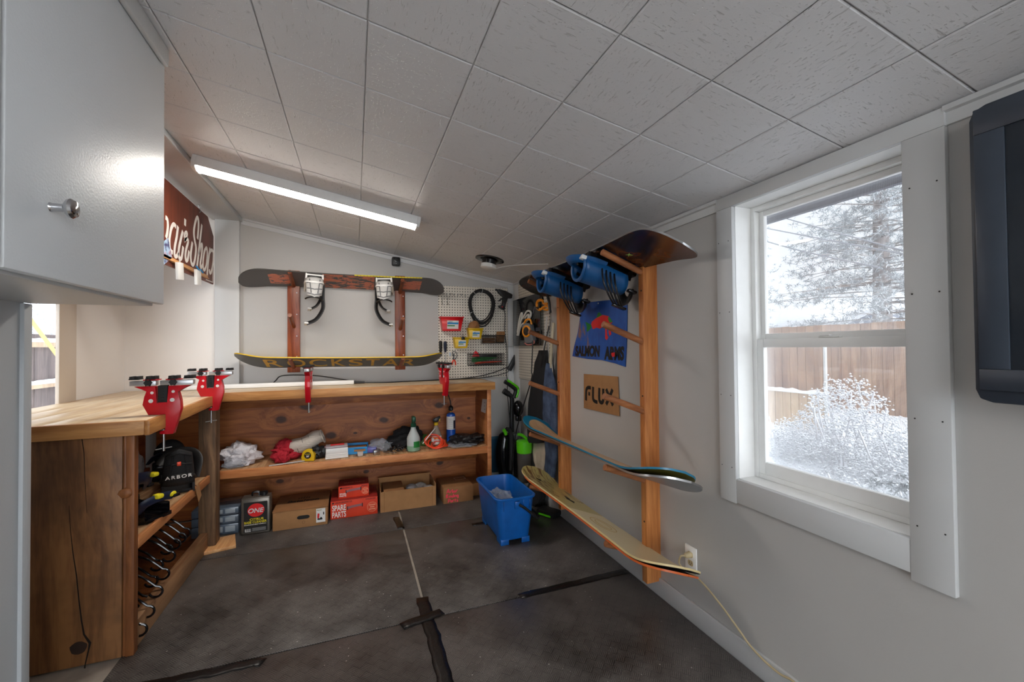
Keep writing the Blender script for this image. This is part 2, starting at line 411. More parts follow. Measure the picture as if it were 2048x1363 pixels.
# dropped header over the left counter, with the post that carries it, and trims
zh = 2.343
struct(MB().bb((-1.06, YR, zh), (-.862, BY-.001, 2.44)).build('trim_2', M['trim']))
struct(MB().bb((-1.035, BY-.035, -.02), (-.868, BY, zh), .003).build('trim_3', M['trim']))
struct(MB().bb((XL, YR, 2.44), (-1.05, BY, 2.48)).build('ceiling_left', M['wallw']))
def crown(name, pts, prof):
    m = MB(); n = len(prof); vs = []; fs = []
    for (p, r, u) in pts:
        for a, b in prof: vs.append(Vector(p)+Vector(r)*a+Vector(u)*b)
    for i in range(len(pts)-1):
        for k in range(n): l = (k+1) % n; fs.append((i*n+k, i*n+l, (i+1)*n+l, (i+1)*n+k))
    fs += [tuple(range(n))[::-1], tuple(range((len(pts)-1)*n, len(pts)*n))]
    return struct(m.add(vs, fs).build(name, M['trim']))
PR = [(0, -.05), (.009, -.05), (.011, -.04), (.012, -.018), (.021, -.014), (.021, 0), (0, 0)]
nx = math.sqrt(1+SL*SL)
crown('trim_4', [((x, BY, zceil(x)), (0, -1, 0), (0, 0, 1)) for x in (-.862, RX)], PR)
crown('trim_5', [((RX, y, ZC), (-1, 0, 0), (0, 0, 1)) for y in (1.40, BY)], PR)
crown('trim_6', [((RX, y, ZC), (-1, 0, 0), (0, 0, 1)) for y in (YR, .645)], PR)
struct(MB().bb((-.862, YR, zceil(-.862)-.034), (-.85, BY, zceil(-.85)-.001), .002).build('trim_7', M['cab']))
struct(MB().bb((RX-.014, -2.5, .0), (RX, BY, .102), .004).build('baseboard_right', M['trim']))
struct(MB().bb((1.115, BY-.014, .0), (RX-.014, BY, .09), .004).build('baseboard_back', M['trim']))
m = MB().bb((1.11, BY-.004, .09), (RX-.02, BY, .415)); struct(m.build('wall_back_wainscot', plastic('blue_wainscot', (30, 92, 128), .5, 0, .12)))
struct(MB().bb((1.11, BY-.012, .415), (RX-.02, BY, .44), .003).build('trim_8', plastic('blue_rail', (60, 110, 140), .5)))
struct(MB().bb((1.425, BY-.012, .44), (RX, BY, 2.0), .002).build('trim_9', M['trim']))
struct(MB().bb((RX-.012, 3.80, .1), (RX, BY-.012, 1.93), .002).build('trim_10', M['trim']))
# casing boards round the right window
struct(MB().bb((RX-.019, 1.322, .655), (RX, 1.402, 1.8915), .002).build('trim_11', M['trim']))
struct(MB().bb((RX-.019, .642, .64), (RX, .738, 1.8915), .002).build('trim_12', M['trim']))
struct(MB().bb((RX-.019, .642, 1.892), (RX, 1.402, 1.942), .002).build('trim_13', M['trim']))
struct(MB().bb((RX-.018, .738, .66), (RX, 1.322, .756), .002).build('trim_14', M['trim']))
m = MB()                                  # gap filler dirt line is left to the gap itself; small nail heads on the casing
for y in (.66, .72, 1.34, 1.39):
    for z in (.8, 1.1, 1.45, 1.75): m.cyl((RX-.0185, y, z), (RX-.0196, y, z), .0022, n=8)
for x, y in ((-.95, .6), (-.5, .8)): pass
struct(m.build('trim_15', M['dsteel']))
# glazing materials
g = MT('window_glass'); tr = g.n('BsdfTransparent'); gl = g.n('BsdfGlossy'); gl.inputs['Roughness'].default_value = .01
lw = g.n('LayerWeight'); lw.inputs[0].default_value = .5; fz = (S(g.t, lw.outputs['Facing']).op('POWER', 5.0)*.9+.035); mx = g.n('MixShader'); g.L(fz, mx.inputs[0]); g.L(tr.outputs[0], mx.inputs[1]); g.L(gl.outputs[0], mx.inputs[2])
g.L(mx.outputs[0], g.n('OutputMaterial').inputs[0]); g.t.nodes.remove(g.t.nodes['Material Output']); M['glass'] = g.m
g = MT('insect_screen', lin(232, 235, 240), .8); x, y, z = g.xyz(g.co())      # a fine woven mesh
w1 = (y*560.0).fract().lt(.30); w2 = (z*560.0).fract().lt(.30); al = w1.op('MAXIMUM', w2)
g.L(al, g.b.inputs['Alpha']); M['screen'] = g.m
def window(name, x0, x1, y0, y1, z0, z1, screen=True, sgn=1, dep=.085):
    """vinyl single-hung window filling the reveal; room on the -sgn side"""
    w = struct(MB().bb((x0, y0-.006, z0-.006), (x1, y0+.004, z1+.006)).bb((x0, y1-.004, z0-.006), (x1, y1+.006, z1+.006)).bb((x0, y0, z0-.006), (x1, y1, z0+.006)).bb((x0, y0, z1-.006), (x1, y1, z1+.006)).build(name, M['vinyl']))
    def fr(nm, xa, xb, a, b, c, d, t, par, tb=None, tt=None):
        tb = tb or t; tt = tt or t
        m = MB(); m.bb((xa, a, c), (xb, a+t, d), .0025); m.bb((xa, b-t, c), (xb, b, d), .0025); m.bb((xa, a+t, c), (xb, b-t, c+tb), .0025); m.bb((xa, a+t, d-tt), (xb, b-t, d), .0025)
        return m.build(nm, M['vinyl'], par)
    xm = x0+sgn*dep; zm = z0+(z1-z0)*.505
    fr('window_frame', xm, xm+sgn*.05, y0+.004, y1-.004, z0+.006, z1-.006, .020, w)
    up = fr('window_sash', xm+sgn*.026, xm+sgn*.046, y0+.024, y1-.024, zm-.004, z1-.026, .022, w, .030)
    MB().bb((xm+sgn*.035, y0+.045, zm+.02), (xm+sgn*.037, y1-.045, z1-.046)).build('window_pane', M['glass'], up)
    lo = fr('window_sash', xm+sgn*.002, xm+sgn*.024, y0+.024, y1-.024, z0+.026, zm+.004, .030, w, .05, .034)
    MB().bb((xm+sgn*.012, y0+.052, z0+.07), (xm+sgn*.014, y1-.052, zm-.028)).build('window_pane', M['glass'], lo)
    ym = (y0+y1)/2
    MB().bb((xm-sgn*.002, ym-.035, zm+.004), (xm+sgn*.018, ym+.035, zm+.010), .002).bb((xm-sgn*.004, ym-.004, zm+.010), (xm+sgn*.012, ym+.03, zm+.016), .002).build('window_latch', M['white'], lo)
    if screen:
        xs = xm+sgn*.049; s = .006
        m = MB(); m.add([(xs, y0+.03, z0+.03), (xs, y1-.03, z0+.03), (xs, y1-.03, z1-.03), (xs, y0+.03, z1-.03)], [(0, 1, 2, 3)])
        m.build('insect_screen', M['screen'], w)
    return w
window('window_1', RX, RX+.14, WY0, WY1, WZ0, WZ1)
window('window_2', XL-.06, XL, LW[0], LW[1], LW[2], LW[3], False, 1, .004)
struct(MB().bb((XL, 3.175, .99), (XL+.018, 3.335, 2.44), .002).bb((XL, LW[0]-.1, .99), (XL+.018, LW[0]+.005, 2.44), .002).build('trim_16', M['trimb']))
d = struct(MB().bb((-.8, YR-.07, .12), (-.74, YR-.02, 2.05)).bb((1.14, YR-.07, .12), (1.2, YR-.02, 2.05)).bb((-.74, YR-.07, 1.98), (1.14, YR-.02, 2.05)).bb((-.74, YR-.07, .12), (1.14, YR-.02, .2)).bb((.17, YR-.07, .2), (.23, YR-.02, 1.98)).build('added_door_1', M['vinyl']))  # unseen glass door, added to bring in more daylight
MB().bb((-.74, YR-.046, .2), (.17, YR-.044, 1.98)).build('added_door_pane', M['glass'], d)
MB().bb((.23, YR-.046, .2), (1.14, YR-.044, 1.98)).build('added_door_pane', M['glass'], d)
# ------------------------------------------------------------------ rubber floor mats and tape
t = MT('rubber_mat', lin(52, 48, 46), .5, 0, .4)
x, y, z = t.xyz(t.co()); c = .036
u = (x+y)*(1/c*.7071); v = (x-y)*(1/c*.7071)
par = ((u.floor()+v.floor())*.5).fract().gt(.25); inv = par*-1.0+1.0
fu = u.fract(); fv2 = v.fract()
st = (fu*5.0).fract()*par+(fv2*5.0).fract()*inv
inside = (fu-.5).abs().lt(.475)*(fv2-.5).abs().lt(.475)
rid = st.lt(.55)*inside
du = t.noise(t.co(), 2.0, 6, .75).mr(.40, .68); sp = t.voro(t.co(), 26).mr(.05, .085, 1, 0)*t.noise(t.co(), 7, 4).mr(.48, .56)
fine = t.noise(t.co(), 260, 3, .7).mr(.52, .8)
base = t.mix(rid*.55, lin(38, 35, 33), lin(106, 99, 95))
dirt = t.mix(du*.8*(fine*1.2+.34), base, lin(158, 152, 147)); t.color(t.mix(sp*.9, dirt, lin(190, 186, 180)))
t.bump(rid, .7, .003); t.rough(du.mr(0, 1, .30, .56)); M['mat'] = t.m
XS = .326
def mat(x0, x1, y0, y1, label, dz=0):
    o = MB().box(((x0+x1)/2, (y0+y1)/2, .006), (x1-x0, y1-y0, .012), .002).build('rubber_floor_mat', M['mat'], loc=((x0+x1)/2, (y0+y1)/2, 0))
    return tag(o, label, 'floor mat', 'black rubber floor mats')
e = .0035
mat(-.855, XS-.006, .86, 2.066-e, 'worn black rubber floor mat nearest the tall plank end of the counter')
mat(XS+.003, RX-.017, .86, 2.062-e, 'black rubber floor mat in the right foreground beside the wall socket cord')
mat(-.935, XS-.010, 2.066+e, 3.13, 'dusty black rubber floor mat in front of the weathered post')
mat(XS+.004, RX-.017, 2.062+e, 3.13, 'black rubber floor mat under the blue bucket')
mat(-.955, XS-.010, 3.137, 3.9, 'rubber floor mat under the boxes below the long shelf')
mat(XS+.004, RX-.017, 3.137, 3.92, 'rubber floor mat in the back corner under the vacuum cleaner')
tp = MT('black_tape', lin(18, 16, 16), .32); tp.bump(tp.noise(tp.co(), 45, 3, .6, 1.0), .6, .003); M['tape'] = tp.m
def tape(pts, w, label, z=.0125, tag_=True):
    pts = [Vector(p) for p in pts]; N = len(pts); vs = []; fs = []
    for i, p in enumerate(pts):
        d = (pts[min(i+1, N-1)]-pts[max(i-1, 0)]).normalized(); n = Vector((-d.y, d.x, 0))*w/2*(1+.06*noise.noise(Vector((i*.9, w*50, p.x*3))))
        for q, k in ((p+n, 0), (p+n*.33, 1), (p-n*.33, 2), (p-n, 3)):
            vs.append((q.x, q.y, z+.0006+(.0018*abs(noise.noise(Vector((q.x*23, q.y*23, .3)))) if k in (1, 2) else 0)))
    for i in range(N-1):
        for k in range(3): a = i*4+k; fs.append((a, a+1, a+5, a+4))
    c = sum(pts, Vector())/N
    o = MB().add(vs, fs).build('tape_strip', M['tape'], loc=(c.x, c.y, z), solid=.0008)
    return tag(o, label, 'tape', 'black tape strips on the mat seams')
def line(a, b, n, wob=.004): return [(a[0]+(b[0]-a[0])*i/n+wob*noise.noise(Vector((i*1.3, a[0]*9, 1))), a[1]+(b[1]-a[1])*i/n+wob*noise.noise(Vector((i*1.1, a[1]*7, 5))), 0) for i in range(n+1)]
tape(line((.322, 2.24), (.328, 1.3), 24, .01), .062, 'long strip of black tape along the seam in the foreground')
tape(line((.20, 2.045), (.40, 2.085), 8, .012), .055, 'short crumpled tape strip crossing the long one on the seam', .015)
tape(line((.80, 2.068), (1.47, 2.075), 18, .006), .05, 'strip of black tape running to the right baseboard')
tape(line((-.86, 2.05), (-.36, 2.03), 14, .016), .05, 'crumpled strip of black tape by the foot of the plank')
tape(line((.29, 3.37), (.31, 3.15), 6, .006), .05, 'short brown-black tape in front of the open cardboard box')
tape(line((.80, 3.02), (.95, 3.02), 5, .006), .045, 'small tape strip by the left side of the blue bucket')
# ------------------------------------------------------------------ wall cabinet (left foreground)
t = thing('wall_cabinet', 'grey painted wall cabinet with a round chrome knob, high in the left foreground', 'cabinet', (-.77, 1.2, 1.455))
MB().bb((-.935, .2, 1.457), (-.628, 1.722, 2.30), .003).build('cabinet_body', M['cab'], t)
for y0, y1 in ((1.045, 1.735), (.21, 1.035)):
    dr = MB().bb((-.624, y0, 1.464), (-.602, y1, 2.27), .004).build('cabinet_door', M['door'], t)
    ky = 1.17 if y0 > 1 else .9
    k = MB(Matrix.Translation((-.602, ky, 1.615)) @ Matrix.Rotation(PI/2, 4, 'Y'))
    k.lathe([(.010, 0), (.0085, .003), (.0085, .022), (.014, .025), (.0195, .030), (.021, .035), (.0175, .040), (.008, .0425)], 32).build('knob', M['chrome'], dr)
MB().bb((-.602, .2, 2.262), (-.585, 1.722, zceil(-.59)-.002), .006).build('cabinet_moulding', M['trim'], t)
# ------------------------------------------------------------------ ceiling shop light
em = MT('led_diffuser', (1, 1, 1), .5); em.b.inputs['Emission Color'].default_value = (1, .93, .85, 1); em.b.inputs['Emission Strength'].default_value = LED; M['led'] = em.m
ca = math.atan(SL)
def shop_light(x, y, label, length=1.235, along='x'):
    if along == 'x': Mx = Matrix.Translation((x, y, zceil(x)-.001)) @ Matrix.Rotation(ca, 4, 'Y')
    else: Mx = Matrix.Translation((x, y, zceil(x)-.001)) @ Matrix.Rotation(ca, 4, 'Y') @ Matrix.Rotation(PI/2, 4, 'Z')
    t = thing('shop_light', label, 'light', (x, y, zceil(x)))
    l = length/2
    m = MB(Mx); pr = [(-.06, 0), (.06, 0), (.063, -.050), (.060, -.055), (.046, -.050), (-.046, -.050), (-.060, -.055), (-.063, -.050)]
    R = Matrix(((0, 0, 1, 0), (1, 0, 0, 0), (0, 1, 0, 0), (0, 0, 0, 1)))
    m.prism(pr, -l+.02, l-.02, M=R).build('housing', M['white'], t)
    pd = [(-.045, -.0505)]+[(x*.045, -.0505-.020*math.sqrt(max(0, 1-x*x))) for x in (-.9, -.6, -.3, 0, .3, .6, .9)]+[(.045, -.0505)]
    MB(Mx).prism(pd, -l+.02, l-.02, M=R).build('diffuser', M['led'], t)
    for s in (-1, 1):
        a, b = sorted((s*(l-.02), s*l)); MB(Mx).prism([(-.062, 0), (.062, 0), (.064, -.04), (.050, -.064), (.02, -.0725), (-.02, -.0725), (-.050, -.064), (-.064, -.04)], a, b, .002, M=R).build('end_cap', M['white'], t)
    return t
shop_light(-.21, 2.765, 'long white LED shop light glowing on the sloped ceiling')
t = thing('fill_tube_lamp', 'added fill light tube hanging on two wires behind the viewpoint', 'light', (.25, -.7, 1.93))  # fill lamp added behind the camera to brighten the ceiling
em2 = MT('fill_glow', (1, 1, 1), .5); em2.b.inputs['Emission Color'].default_value = (1, .97, .93, 1); em2.b.inputs['Emission Strength'].default_value = 30.0
MB().cyl((-.35, -.7, 1.93), (.85, -.7, 1.93), .022, n=14).build('fill_tube', em2.m, t)
for sx in (-.36, .86): MB().cyl((sx-.03, -.7, 1.93), (sx+.03, -.7, 1.93), .027, n=14).tube([(sx, -.7, 1.95), (sx, -.7, zceil(sx))], .003, 6).build('fill_tube_holder', M['white'], t)
# round ceiling lamp base near the back corner
t = thing('ceiling_lamp', 'small round black and white fixture on the ceiling near the back corner', 'light', (1.03, 3.27, zceil(1.03)))
Mx = Matrix.Translation((1.03, 3.27, zceil(1.03))) @ Matrix.Rotation(PI+ca, 4, 'Y')
MB(Mx).lathe([(.118, 0), (.118, .006), (.10, .010), (.062, .012), (.058, .045), (.05, .047)], 32).build('ceiling_plate', M['blackg'], t)
MB(Mx).lathe([(.062, .045), (.064, .05), (.064, .074), (.058, .078), (.03, .080), (.012, .083)], 32).build('lamp_ring', M['white'], t)
c = [at(1000, 545, 0, 1.1), at(1020, 547, 0, 1.2), at(1040, 549, 0, 1.3)]
tag(MB().tube(smooth([(1.06, 3.27, zceil(1.06)-.075), (1.16, 3.25, zceil(1.16)-.03), (1.28, 3.12, zceil(1.28)-.012), (1.40, 2.95, zceil(1.40)-.010)], 5), .0035, 6).build('lamp_cord', M['white'], loc=(1.1, 3.2, 2)), 'thin white cord running along the ceiling from the round lamp', 'cord')
M['kick'] = wood('kick_board_wood', (118, 82, 54), (162, 122, 86), 1, 10, .5, 0, blotch=.2)
# ------------------------------------------------------------------ worktop and benches
CT, CB = 1.01, .95
w = thing('worktop', 'L-shaped light pine plank worktop with a thick front edge', 'worktop', (-.6, 3.2, CB))
def planks(bounds, axis, mat, name='board'):
    for a, b in zip(bounds[:-1], bounds[1:]):
        m = MB()
        if axis == 'y': m.prism([(a+.0008, 2.262), (b-.0008 if b < -.9 else -.846, 2.262), (b-.0008 if b < -.9 else -.894, 3.458), (b-.0008 if b < -.9 else -.894, 3.94), (a+.0008, 3.94)], CB+.004, CT, .002)
        else: m.bb((-.893, a+.0008, CB+.004), (1.125, b-.0008, CT), .0025)
        m.build(name, mat, w)
planks([-1.606, -1.46, -1.33, -1.19, -1.06, -.894], 'y', M['worktopy'], 'top_board')
planks([3.475, 3.60, 3.72, 3.83, 3.948], 'x', M['worktop'], 'top_board')
MB().bb((-1.606, 2.238, CB), (-.845, 2.2615, CT+.001), .003).build('front_edge', M['edge'], w)
MB().prism([(-.8445, 2.238), (-.826, 2.238), (-.874, 3.474), (-.893, 3.474)], CB-.002, CT+.001, .003).build('front_edge', M['edgey'], w)
MB().bb((-.8735, 3.457, CB-.002), (1.13, 3.475, CT+.001), .003).build('front_edge', M['edge'], w)
MB().bb((1.1255, 3.475, CB), (1.135, 3.948, CT), .002).build('end_edge', M['edgey'], w)
t = thing('workbench', 'long plywood bench unit with one shelf against the back wall', 'workbench', (.1, 3.7, 0.012))
spots = [(lambda q, r: (q.x-.1, q.z-.012, r))(at(x, y, 1, 3.905), r) for x, y, r in ((563, 838, .030), (612, 812, .034), (661, 871, .030), (768, 839, .028), (711, 865, .012), (878, 810, .028), (937, 836, .012), (500, 905, .02), (765, 931, .014), (732, 943, .016), (560, 962, .02), (880, 925, .02))]
M['plyk'] = wood('knotty_plywood', (124, 63, 27), (186, 112, 58), 0, 7, .5, 0, dark=(58, 28, 14), blotch=.15, spots=spots)
MB().bb((-1.4, 3.905, .012), (1.075, 3.925, .70)).bb((-1.4, 3.905, .70), (1.075, 3.925, CB)).build('back_panel', M['plyk'], t)
MB().bb((-1.4, 3.880, .845), (1.075, 3.905, CB), .001).build('back_rail', M['ply'], t)
MB().bb((-1.4, 3.875, .27), (1.075, 3.905, .405), .001).build('back_rail', M['ply'], t)
MB().bb((1.075, 3.485, .012), (1.097, 3.925, CB), .001).build('side_panel', M['plyy'], t)
MB().bb((1.062, 3.480, .012), (1.0975, 3.4855, CB), .001).build('side_trim', M['lip'], t)
MB().bb((-.90, 3.505, .44), (1.075, 3.905, .458)).build('shelf', M['shelf'], t)
MB().bb((-.90, 3.485, .405), (1.075, 3.505, .461), .002).build('shelf_lip', M['lip'], t)
t = thing('workbench', 'left bench wing with a cracked old plank end and a deep shelf', 'workbench', (-1.05, 2.7, 0.012))
m = MB(); m.bb((-1.232, 2.272, .012), (-.932, 2.300, CB), .004); m.build('end_plank', M['plank'], t)
MB().bb((-1.262, 2.266, .012), (-1.236, 2.300, CB), .003).build('edge_strip', M['plank2'], t)
MB().bb((-.930, 2.274, .012), (-.920, 2.302, CB), .003).bb((-.919, 2.268, .012), (-.889, 2.306, CB), .003).build('corner_trim', M['plank2'], t)
# crack and knot in the end plank, cut as grooves of dark end grain
ck = MB(onback(0, 0, 2.2716))
def pp(x, y): q = at(x, y, 1, 2.2716); return (q.x, q.z)
ck.ribbon([pp(*p) for p in ((164, 877), (168, 905), (169, 930), (170, 965), (174, 1025))], .0025, .0006, ww=[.0030, .0026, .002, .0016, .0008])
ck.ribbon([pp(*p) for p in ((138, 1010), (141, 1060), (146, 1105), (153, 1150), (158, 1200), (163, 1240), (168, 1268), (180, 1285), (177, 1300), (170, 1330), (168, 1360))], .003, .0006, ww=[.001, .0018, .0028, .0036, .004, .005, .006, .009, .005, .004, .004])
ck.build('crack', plastic('crack_dark', (22, 13, 8), .95), t)
q = pp(157, 1295); MB(onback(0, 0, 2.2716)).prism([(q[0]+.028*math.cos(a*.393)*(1+.08*math.sin(a*2)), q[1]+.026*math.sin(a*.393)) for a in range(16)], 0, .0008).build('knot', plastic('knot_dark', (48, 28, 16), .7, 0, .3), t)
q = pp(247, 985); MB(Matrix.Translation((q[0]+.01, 2.262, q[1]))).sphere((0, 0, 0), (.022, .008, .022), sub=2, seed=4, amp=.25).build('knot', M['plank2'], t)
MB().bb((-1.45, 2.302, .452), (-.962, 3.46, .488)).bb((-.962, 2.302, .452), (-.905, 3.272, .488)).build('shelf', M['shelf'], t)
MB().bb((-.905, 2.306, .448), (-.888, 3.272, .496), .002).build('shelf_lip', M['lipy'], t)
MB().bb((-1.475, 2.302, .012), (-1.452, 3.87, CB)).build('back_panel', M['plyy'], t)
MB().bb((-1.452, 2.306, .36), (-1.425, 3.87, .448)).build('hook_rail', M['plyy'], t)
MB().bb((-1.452, 2.306, .001), (-.942, 3.86, .012)).build('added_dark_sheet', M['plank2'], t)  # dark sheet added to darken the floor under the bench
MB().bb((-.94, 2.306, .012), (-.90, 3.272, .128), .003).build('kick_board', M['kick'], t)
t = thing('support_post', 'dark weathered square timber post under the inner corner of the worktop', 'post', (-.905, 3.325, .03))
MB().bb((-.955, 3.278, .034), (-.858, 3.372, CB), .006).build('timber', M['post'], t)
Mz = Matrix.Translation((-.875, 3.31, .012)) @ Matrix.Rotation(.25, 4, 'Z')
tag(MB(Mz).box((0, 0, .0105), (.235, .20, .021), .002).build('shim_board', M['shim'], loc=(-.875, 3.31, .012)), 'flat light wood board under the weathered post', 'board')
# small paper tag taped inside the bench side
p = [at(*q, 0, 1.0745) for q in ((965, 797), (974, 798), (971, 826), (962, 822))]
m = MB(); m.add([v[:] for v in p]+[(v.x-.001, v.y, v.z) for v in p], [(0, 1, 2, 3), (7, 6, 5, 4), (0, 4, 5, 1), (1, 5, 6, 2), (2, 6, 7, 3), (3, 7, 4, 0)])
t = thing('paper_tag', 'narrow white paper tag with handwriting stuck inside the right end of the bench', 'tag', (1.073, p[0].y, p[2].z)); m.build('paper', M['paper'], t)
m = MB(frame((1.0733, (p[0].y+p[1].y)/2, (p[0].z+p[2].z)/2), (0, -1, 0), (0, 0, 1)))
for k in range(3): m.ribbon(smooth([(-.010, .03-k*.03), (-.002, .038-k*.03), (.004, .028-k*.03), (.010, .036-k*.03)], 4), .003, .0003)
m.build('handwriting', M['blackink'], t)
# ------------------------------------------------------------------ coat hooks under the left shelf
def hook_parts(t):
    pts = smooth([(0, 0, 0), (.08, 0, -.026), (.15, 0, -.062), (.205, 0, -.115)], 4)
    c = arc((.205, -.141), .026, 78, -165, 12); pts += [Vector((x, 0, z)) for x, z in c[1:]]
    MB().tube(pts, .0052, 8).build('rod', M['blackg'], t, local=True)
    MB().cyl((-.012, 0, 0), (.004, 0, 0), .013, n=12).build('collar', M['black'], t, local=True)
hk = [(381, 1035), (372, 1056), (361, 1082), (350, 1110), (338.5, 1145), (325, 1180), (308.6, 1219.5), (294, 1264), (345, 1096), (326, 1128), (315, 1160), (299, 1199.5), (284, 1239)]
first = None; ys = []
for i, (px, py) in enumerate(hk):
    x = -.872 if i < 8 else -.935
    q = at(px, py, 0, x); lab = 'black J-shaped coat hook in the row hanging under the left shelf'
    loc = (q.x-.231, max(q.y, 2.345), min(max(q.z+.141, .215), .428))
    if first is None:
        first = thing('coat_hook', lab, 'hook', loc, group='black coat hooks under the left shelf'); hook_parts(first)
    else: dup(first, loc)
# ------------------------------------------------------------------ bench vises
def vise_parts(t):
    kx, kz = .00049, .00065
    f = lambda x, y: ((x-378)*kx, (335-y)*kz)
    R = Matrix(((1, 0, 0, 0), (0, 0, -1, 0), (0, 1, 0, 0), (0, 0, 0, 1)))   # profile in xz, thickness along y
    body = [f(*p) for p in ((130, 131), (235, 165), (212, 200), (198, 262), (242, 335), (378, 335), (378, 452), (330, 455), (330, 475), (380, 480), (436, 480), (498, 300), (494, 240), (466, 175), (575, 131), (395, 131), (392, 258), (303, 258), (300, 131))]
    m = MB().prism(body, -.017, .017, .0025, M=R)
    m.build('vise_body', M['red'], t, local=True)
    for p, r in (((272, 178), .0065), ((436, 174), .0065), ((263, 236), .009), ((429, 234), .009)):
        x, z = f(*p); MB().cyl((x, -.0185, z), (x, .0185, z), r, n=20).build('rivet', M['paper'], t, local=True)
    m = MB(); a = f(313, 128); b = f(388, 250); m.box(((a[0]+b[0])/2, 0, (a[1]+b[1])/2), (b[0]-a[0], .026, a[1]-b[1]), .002)
    for k in range(5): x, z = f(350, 150+k*22); m.box((x, -.013, z), (.012, .006, .004), .001)
    m.build('ratchet_block', M['rubber'], t, local=True)
    for xa, xb in ((100, 300), (332, 594)):
        a = f(xa, 92); b = f(xb, 126); MB().box(((a[0]+b[0])/2, 0, (a[1]+b[1])/2), (b[0]-a[0], .034, a[1]-b[1]), .002).build('arm', M['alu'], t, local=True)
    for xc, q in ((139, 0), (263, 1), (436, 1), (559, 0)):
        x, z = f(xc, 84); m = MB()
        m.box((x, 0, z+.004), (.038, .05, .006), .0015); m.box((x-.012, 0, z+.011), (.010, .05, .011), .0015); m.box((x+.010, 0, z+.012), (.016, .05, .010), .0015)
        p = m.build('pad', M['rubber'], t, local=True)
        if q: MB().box((x, 0, z-.001), (.058, .04, .005), .001).build('pad_holder', M['red'], p, local=True)
    for xc in (245, 438):
        x, z = f(xc, 106); st = []
        for k in range(12): r = .018 if k % 2 == 0 else .010; st.append((x+r*math.cos(k*PI/6), z+r*math.sin(k*PI/6)))
        MB().prism(st, .017, .030, .002, M=R).build('star_knob', M['black'], t, local=True)
    x, z = f(352, 470)
    s = MB().cyl((x, 0, z-.086), (x, 0, z+.012), .0052, n=12).cyl((x, 0, z+.008), (x, 0, z+.0145), .0115, n=14).build('clamp_screw', M['steel'], t, local=True)
    MB().cyl((x-.028, -.012, z-.076), (x+.028, .012, z-.072), .0026, n=8).build('tommy_bar', M['steel'], s, local=True)
g = 'red bench vises clamped to the worktop'
v = thing('bench_vise', 'red bench vise nearest the camera at the front corner of the worktop', 'vise', (-.8335, 2.44, CT+.0015), (0, 0, .02), g); vise_parts(v)
dup(v, (-.864, 3.252, CT+.0015), (0, 0, .03), 'red bench vise at the inner corner above the weathered post')
dup(v, (-.325, 3.4555, CT+.0015), (0, 0, -PI/2-.04), 'red vise seen edge-on at the middle of the long worktop')
dup(v, (.690, 3.4555, CT+.0015), (0, 0, -PI/2+.18), 'red vise near the right end of the worktop by the pegboard')
# ------------------------------------------------------------------ light tube lying on the worktop
t = thing('tube_light', 'white tube light lying along the back of the worktop', 'light', (-.6, 3.80, CT))
MB().box((-.62, 3.80, CT+.019), (1.22, .036, .034), .006).build('tube_housing', M['vinyl'], t)
MB().cyl((-.01, 3.80, CT+.018), (.075, 3.795, CT+.014), .013, .009, 12).build('plug', M['black'], t)
tag(MB().tube(smooth([(.075, 3.795, CT+.012), (.25, 3.80, CT+.006), (.42, 3.84, CT+.006), (.6, 3.86, CT+.006), (.76, 3.88, CT+.006), (.95, 3.90, CT+.01), (1.15, 3.92, 1.04), (1.30, 3.925, 1.075), (1.42, 3.925, 1.12), (1.435, 3.925, 1.15)], 5), .0042, 8).build('extension_cable', M['black'], loc=(.5, 3.85, CT)), 'thin black cord running along the back of the worktop to the pegboard', 'cord')
tag(MB().tube(smooth([(-.64, 3.84, CT+.005), (-.60, 3.85, CT+.05), (-.56, 3.87, CT+.085), (-.42, 3.86, CT+.088), (-.28, 3.86, CT+.075), (-.12, 3.85, CT+.045), (0, 3.84, CT+.02)], 5), .0045, 8).build('extension_cable', M['black'], loc=(-.3, 3.85, CT)), 'black cord looped above the white tube light', 'cord')
# ------------------------------------------------------------------ repair shop sign under the header
sg = wood('rusty_board', (92, 38, 18), (128, 58, 32), 2, 6, .5, 0, blotch=.5, dark=(70, 26, 14))
t = thing('shop_sign', 'brown wooden shop sign with white script lettering hanging under the header', 'sign', (-1.05, 3.0, 1.80))
SX = -1.05
def sp(x, y): q = at(x, y, 0, SX+.012); return (q.y, q.z)
MB(onleft(0, 0, SX)).prism([(1.75, 1.80), (3.90, 1.822), (3.90, 2.20), (3.76, 2.315), (1.75, 2.315)], 0, .012, .002).build('sign_board', sg, t)
MB(onleft(0, 0, SX+.0121)).ribbon([(3.72, 1.834), (3.878, 1.836), (3.878, 2.0)], .008, .0006).build('sign_border', M['whiteink'], t)
L = MB(onleft(0, 0, SX+.0122))
def st(pts, w=.03, tr=(300, 260, .2495), n=5):
    L.ribbon([(v.x, v.y) for v in smooth([(*sp(tr[0]+x*tr[2], tr[1]+y*tr[2]), 0) for x, y in pts], n)], w*.72, .0015)
TR = (325, 380, .1467)
